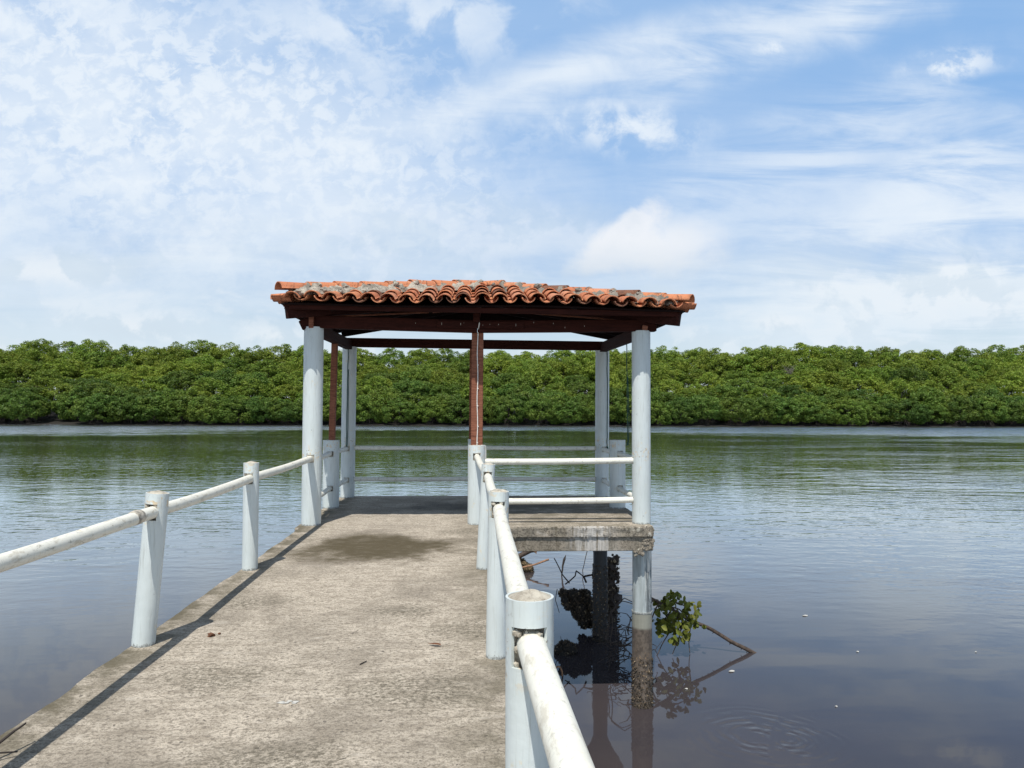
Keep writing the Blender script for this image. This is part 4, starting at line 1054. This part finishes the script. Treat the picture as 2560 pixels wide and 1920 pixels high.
nD = t.noise(t.mapping(UV, (1.0, 6.5, 1), (0, 0, R(-17)), (1, 9, 0)), 3.0, 7, .6, .6)      # long streaks
nE = t.noise(t.mapping(UV, (1.2, 3.2, 1), (0, 0, R(6)), (11, 2, 0)), 5.0, 7, .58, .3)      # low layers
nF = t.noise(t.mapping(UV, loc=(3, 8, 0)), 14, 9, .6, .3)
# veil thickening towards the horizon
veil = t.mapr(v, .50, .08, .17, .70); veil = t.m('MULTIPLY', veil, t.mapr(t.m('ADD', t.m('MULTIPLY', nA, .6), t.m('MULTIPLY', nD, .4)), .32, .60, .5, 1.1))
veil = add(veil, t.m('MULTIPLY', blob(250, 260, 800, 420, 0, 1.), t.mapr(nA, .28, .54, .22, .56)))
veil = add(veil, t.m('MULTIPLY', blob(2150, 560, 620, 330, R(12), 1.), t.mapr(nD, .34, .60, .05, .55)))
veil = t.m('MULTIPLY', veil, t.m('SUBTRACT', 1., t.m('MULTIPLY', blob(2000, 130, 480, 190, 0, 1.), .4)))
mack = t.m('MULTIPLY', t.mapr(nB, .43, .60), blob(330, 250, 820, 350, R(-12), .9, nC, .9))
mack = t.m('MULTIPLY', mack, .82)
mack2 = t.m('MULTIPLY', t.mapr(nC, .46, .62), blob(880, 40, 420, 130, R(8), .9, nF, 1.)); mack2 = t.m('MULTIPLY', mack2, .75)
band = t.m('MULTIPLY', blob(1130, 175, 520, 62, R(21), 1., nC, 1.2), t.mapr(nD, .30, .60, .45, 1.)); band = t.m('MULTIPLY', band, .85)
band2 = t.m('MULTIPLY', blob(1650, 60, 600, 80, R(18), 1., nC, 1.3), t.mapr(nD, .32, .60, .15, .85))
band2 = scr(band2, t.m('MULTIPLY', blob(1800, 290, 520, 110, R(24), 1., nC, 1.2), t.mapr(nD, .34, .60, .0, .6)))
band2 = scr(band2, t.m('MULTIPLY', blob(2120, 330, 330, 90, R(32), 1., nC, 1.2), t.mapr(nD, .34, .60, .1, .75)))
puff = t.m('MULTIPLY', t.mapr(nF, .42, .60), blob(1350, 265, 190, 70, R(-8), .9, nC, 1.2))
puff = scr(puff, t.m('MULTIPLY', t.mapr(nF, .45, .58), blob(2110, 105, 130, 40, R(8), .8, nC, 1.)))
puff = scr(puff, t.m('MULTIPLY', t.mapr(nF, .44, .58), blob(1690, 75, 60, 18, R(8), .8, nC, .8)))
puff = scr(puff, t.m('MULTIPLY', t.mapr(nF, .42, .60), blob(790, 330, 200, 60, R(10), .9, nC, 1.3)))
puff = scr(puff, t.m('MULTIPLY', t.mapr(nC, .36, .60), blob(80, 60, 260, 120, R(0), .9, nF, 1.1)))
puff = t.m('MULTIPLY', puff, .88)
cum = scr(blob(1345, 510, 120, 46, R(38), .4, nF, 1.5), scr(blob(1300, 560, 100, 36, R(14), .6, nF, 1.4), blob(1410, 540, 130, 62, R(0), .6, nF, 1.4)))
cum = scr(cum, t.m('MULTIPLY', blob(1490, 520, 100, 65, 0, .8, nF, 1.4), .7))
low = t.m('MULTIPLY', t.mapr(nE, .44, .60), t.mapr(v, .30, .12)); low = t.m('MULTIPLY', low, .5)
for (cx, cy, rx_, ry_, k_) in ((140, 590, 190, 42, .75), (320, 715, 120, 34, .7), (590, 730, 80, 26, .7), (1420, 640, 70, 30, .7), (2000, 640, 330, 80, .5), (1700, 690, 80, 26, .6), (1000, 500, 420, 90, .45), (2100, 570, 160, 50, .5)):
    low = scr(low, t.m('MULTIPLY', blob(cx, cy, rx_, ry_, 0, .7, nF, 1.5), k_))
mask = scr(scr(scr(veil, mack), scr(mack2, band)), scr(band2, puff))
base = t.vm('SCALE', sky.outputs[0], None); sn = base.node; sn.inputs[3].default_value = .115
tint = t.mix(t.m('MULTIPLY', t.mapr(v, .0, .3, .0, 1.), .8), base, rgb(.235, .485, .88))
cl = t.mix(t.mapr(v, .02, .30), rgb(.71, .82, .92), rgb(.83, .905, .985))
colr = t.mix(mask, tint, cl)
shade = t.noise(t.mapping(UV, loc=(3.01, 8.03, 0)), 14, 5, .5)
colr = t.mix(t.m('MULTIPLY', low, .68), colr, t.mix(t.mapr(t.m('SUBTRACT', nF, shade), -.06, .07), rgb(.64, .745, .84), rgb(.88, .92, .955)))
colr = t.mix(t.m('MULTIPLY', cum, .72), colr, t.mix(t.m('MULTIPLY', t.mapr(v, .15, .235), t.mapr(nF, .25, .55, .6, 1.)), rgb(.66, .74, .82), rgb(.97, .97, .98)))
over = t.mapr(v, .62, 1.1)
colr = t.mix(over, colr, t.mix(t.mapr(nA, .3, .6), rgb(.14, .21, .33), rgb(.26, .31, .38)))
t.put(bg.inputs[0], colr); bg.inputs[1].default_value = 1.0

F = 1650.; yaw = R(2.8); pit = math.atan(47.5 / F); roll = R(.17)
fw = Vector((math.sin(yaw) * math.cos(pit), math.cos(yaw) * math.cos(pit), math.sin(pit))); rt = Vector((math.cos(yaw), -math.sin(yaw), 0)); up = rt.cross(fw)
r2 = rt * math.cos(roll) + up * math.sin(roll); u2 = up * math.cos(roll) - rt * math.sin(roll)
M = Matrix((r2, u2, -fw)).transposed().to_4x4(); M.translation = Vector((0, 0, 1.5))
cd_ = bpy.data.cameras.new('camera'); cd_.lens = 36 * F / 2212; cd_.sensor_width = 36; cd_.clip_end = 5000; cd_.clip_start = .05
co = bpy.data.objects.new('camera', cd_); col.objects.link(co); co.matrix_world = M; sc.camera = co
sc.view_settings.view_transform = 'Standard'; sc.view_settings.look = 'None'; sc.view_settings.exposure = 0; sc.view_settings.gamma = 1
sc.cycles.max_bounces = 6; sc.cycles.transparent_max_bounces = 8
for o in bpy.data.objects:
    if '_o' in o: del o['_o']
